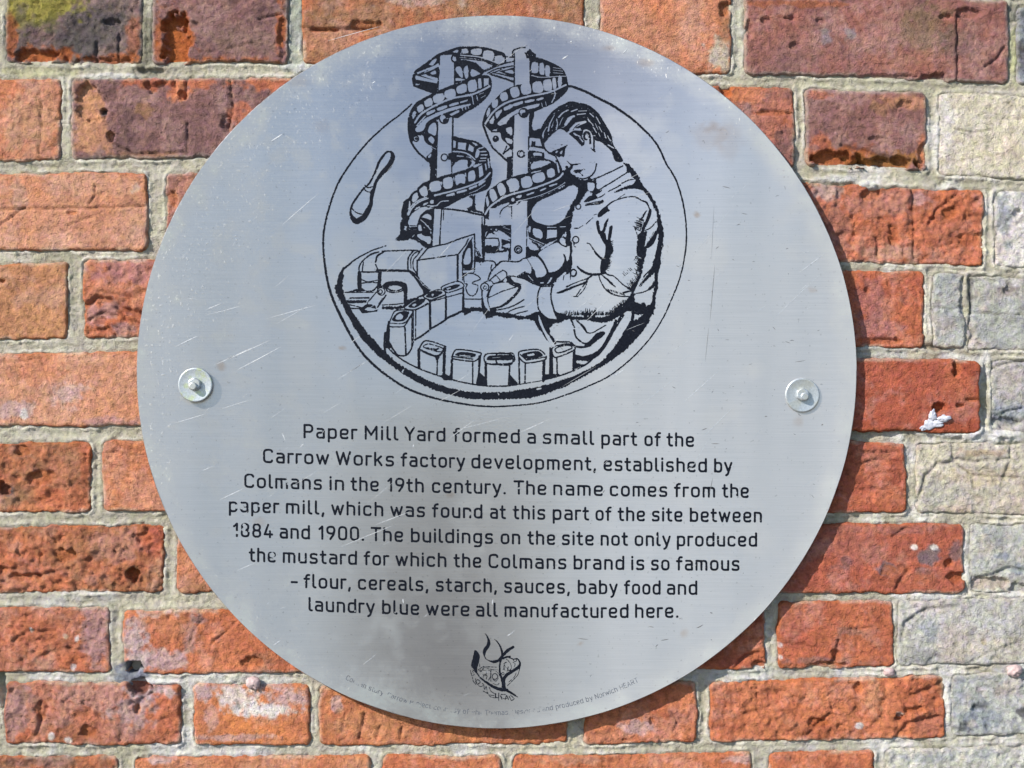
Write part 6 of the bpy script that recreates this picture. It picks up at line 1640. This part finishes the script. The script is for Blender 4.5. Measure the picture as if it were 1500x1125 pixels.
dk_ = [(1047, 388, 1040, 470, .8), (1038, 480, 1033, 530, .6), (1046, 300, 1042, 380, .4), (1058, 273, 1070, 276, 1.0), (1086, 312, 1095, 314, .8), (846, 935, 862, 937, .9), (1020, 920, 1030, 915, 1.4), (968, 938, 980, 936, 1.2), (964, 944, 960, 948, 1.2), (950, 918, 958, 919, .9), (1042, 650, 1054, 650, 1.0), (1028, 630, 1036, 627, 1.2), (1040, 897, 1044, 898, 1.5), (1165, 530, 1180, 528, .8), (1120, 610, 1124, 610, 1.5), (1203, 623, 1206, 622, 1.5), (1040, 720, 1044, 700, .8), (1150, 500, 1158, 503, .8)]
for _ in range(120):
    x = random.uniform(780, 1225); y = random.uniform(150, 1030)
    if math.hypot((x-CXp)/RA, (y-CYp)/RB) > .97: continue
    a_ = math.radians(random.gauss(0, 35)); L_ = random.choice([1.2, 1.8, 2.5, 4, 6]); dk_.append((x, y, x+L_*math.cos(a_), y+L_*math.sin(a_), random.uniform(.5, 1.1)))
ribbons('grubby_marks', dk_, M_SCRD, H_FRONT+0.22)
# ------------------------------------------------------------------ fixings and small things
def lathe(name, cx, cy, prof, mat, parent, n=64, smooth=True, tilt=(0, 0), seg_r=None):
    """prof: list of (radius px, height px)"""
    th = np.linspace(0, 2*np.pi, n, endpoint=False); vs = []
    gx, gy = plate_px(cx, cy)
    for (r_, h_) in prof:
        q = 1.0 if seg_r is None else seg_r(th)
        X = gx+r_*q*np.cos(th); Y = gy+r_*q*np.sin(th)
        vs.append(P2W(X, Y, h_+tilt[0]*(X-gx)+tilt[1]*(Y-gy)))
    V = np.concatenate(vs); m = len(prof); idx = np.arange(m*n).reshape(m, n)
    F = np.stack([idx[:-1], np.roll(idx[:-1], -1, 1), np.roll(idx[1:], -1, 1), idx[1:]], -1).reshape(-1, 4).tolist()
    F.append(idx[-1].tolist())
    loc = P2W(gx, gy, prof[0][1])
    me_v = V-loc
    o = mesh_np(name, V, F, mat, parent, False, loc=loc)
    if smooth:
        fl = np.ones(len(o.data.polygons), bool); fl[-1] = False; o.data.polygons.foreach_set('use_smooth', fl)
    return o
def fixing(cx, cy, h0, wm, tipdx, tipdy, tall, lab):
    gx, gy = plate_px(cx, cy)
    e = empty('bolt_fixing', P2W(gx, gy, h0)); e.parent = plaque
    if lab: e['label'] = lab
    def rel(o): o.location = Vector(o.location)-Vector(e.location); return o
    r_ = 25.2*KF
    rel(lathe('washer', cx, cy, [(r_-1.5, h0), (r_-.3, h0+.4), (r_, h0+1.4), (r_-.2, h0+2.6), (r_-1.4, h0+3.3), (r_-2.6, h0+3.0), (10, h0+2.6), (3, h0+2.6)], wm, e, 72))
    bev = lambda th: 1-.035*np.cos(6*th)
    rel(lathe('bolt_head', cx-.5, cy-1, [(9.2, h0+2.4), (9.2, h0+7), (8.6, h0+8.2), (7.2, h0+8.6)], M_ZINC, e, 60, True, (0, 0), bev))
    rel(lathe('stud', cx-2+tipdx, cy+tipdy, [(6.0, h0+8.2), (5.9, h0+tall-1.2), (5.0, h0+tall), (3.8, h0+tall+.1)], M_ZINC, e, 40))
fixing(288.0, 563.8, H_FRONT+7.0, M_ZINC_Y, 0.5, 2, 13, 'bolt with a yellowish green washer standing off the plate')
lathe('bolt_spacer', 288.0, 563.8, [(11, H_FRONT-.5), (11, H_FRONT+7.2), (9, H_FRONT+7.2)], M_ZINC, plaque, 40)
fixing(1174.8, 578.8, H_FRONT+0.8, M_ZINC, 4, 2, 11, 'bolt with a plain silvery washer lying flat on the plate')
def standoff(cx, cy):
    gx, gy = plate_px(cx, cy); n = 24; th = np.linspace(0, 2*np.pi, n, endpoint=False)
    V = np.concatenate([P2W(gx+12*np.cos(th), gy+12*np.sin(th), h_) for h_ in (-12.0, H_FRONT-5.3)])
    F = [[i, (i+1) % n, n+(i+1) % n, n+i] for i in range(n)]
    mesh_np('standoff', V, F, M_ZINC, plaque, True)
standoff(288, 564); standoff(1174.8, 578.8)
def blob(name, cx, cy, hh, rx, ry, rh, mat, label, cat, group=None, amp=.18, seed=1, n=28):
    u = np.linspace(0, 2*np.pi, n, endpoint=False); v = np.linspace(-np.pi/2, np.pi/2, n//2+1)
    U, W_ = np.meshgrid(u, v); dx, dy, dz = np.cos(W_)*np.cos(U), np.cos(W_)*np.sin(U), np.sin(W_)
    q = 1+amp*(vnoise(dx*2.2+dz*1.3, dy*2.2-dz*.9, seed)+.5*vnoise(dx*5+dz*3, dy*5, seed+3))
    V = P2W(cx+rx*dx*q, cy+ry*dy*q, hh+rh*dz*q).reshape(-1, 3)
    m = n//2+1; idx = np.arange(m*n).reshape(m, n)
    F = np.stack([idx[:-1], np.roll(idx[:-1], -1, 1), np.roll(idx[1:], -1, 1), idx[1:]], -1).reshape(-1, 4)
    o = mesh_np(name, V, F, mat, None, True, loc=P2W(cx, cy, hh)); tag(o, label, cat, group); return o
blob('putty_blob', 372, 1000, 2, 9.5, 9.5, 8, M_PINK, 'pinkish round blob in the mortar left of the plaque foot, above the ring stained brick', 'blob', 'pinkish putty blobs in the mortar', .26, 2)
blob('putty_blob', 1302, 984, 0, 8, 6.5, 6, M_PINK, 'small flat pinkish blob in the mortar above the rough orange stretcher', 'blob', 'pinkish putty blobs in the mortar', .15, 3)
blob('putty_blob', 1485, 982, 2, 11, 10, 9, M_PINK, 'large round pinkish blob in the mortar at the right edge between grey bricks', 'blob', 'pinkish putty blobs in the mortar', .26, 4)
fl = empty('filler_plug', P2W(1372, 613, 7)); tag(fl, 'crumpled white scrap of filler stuck in the hole of the smooth red brick', 'filler')
for (cx, cy, hh, rx, ry, rh, sd) in [(1364, 609, 8, 6, 9, 2.4, 5), (1359, 621, 7.5, 8, 7, 1.6, 6), (1380, 613, 10, 9, 5, 3.4, 7), (1371, 620, 8, 8, 5, 2, 8), (1350, 627, 7, 5, 3.5, 1.5, 9)]:
    o = blob('filler_lump', cx, cy, hh, rx, ry, rh, M_WHITE, None, None, None, .3, sd)
    o.parent = fl; o.location = Vector(o.location)-Vector(fl.location)
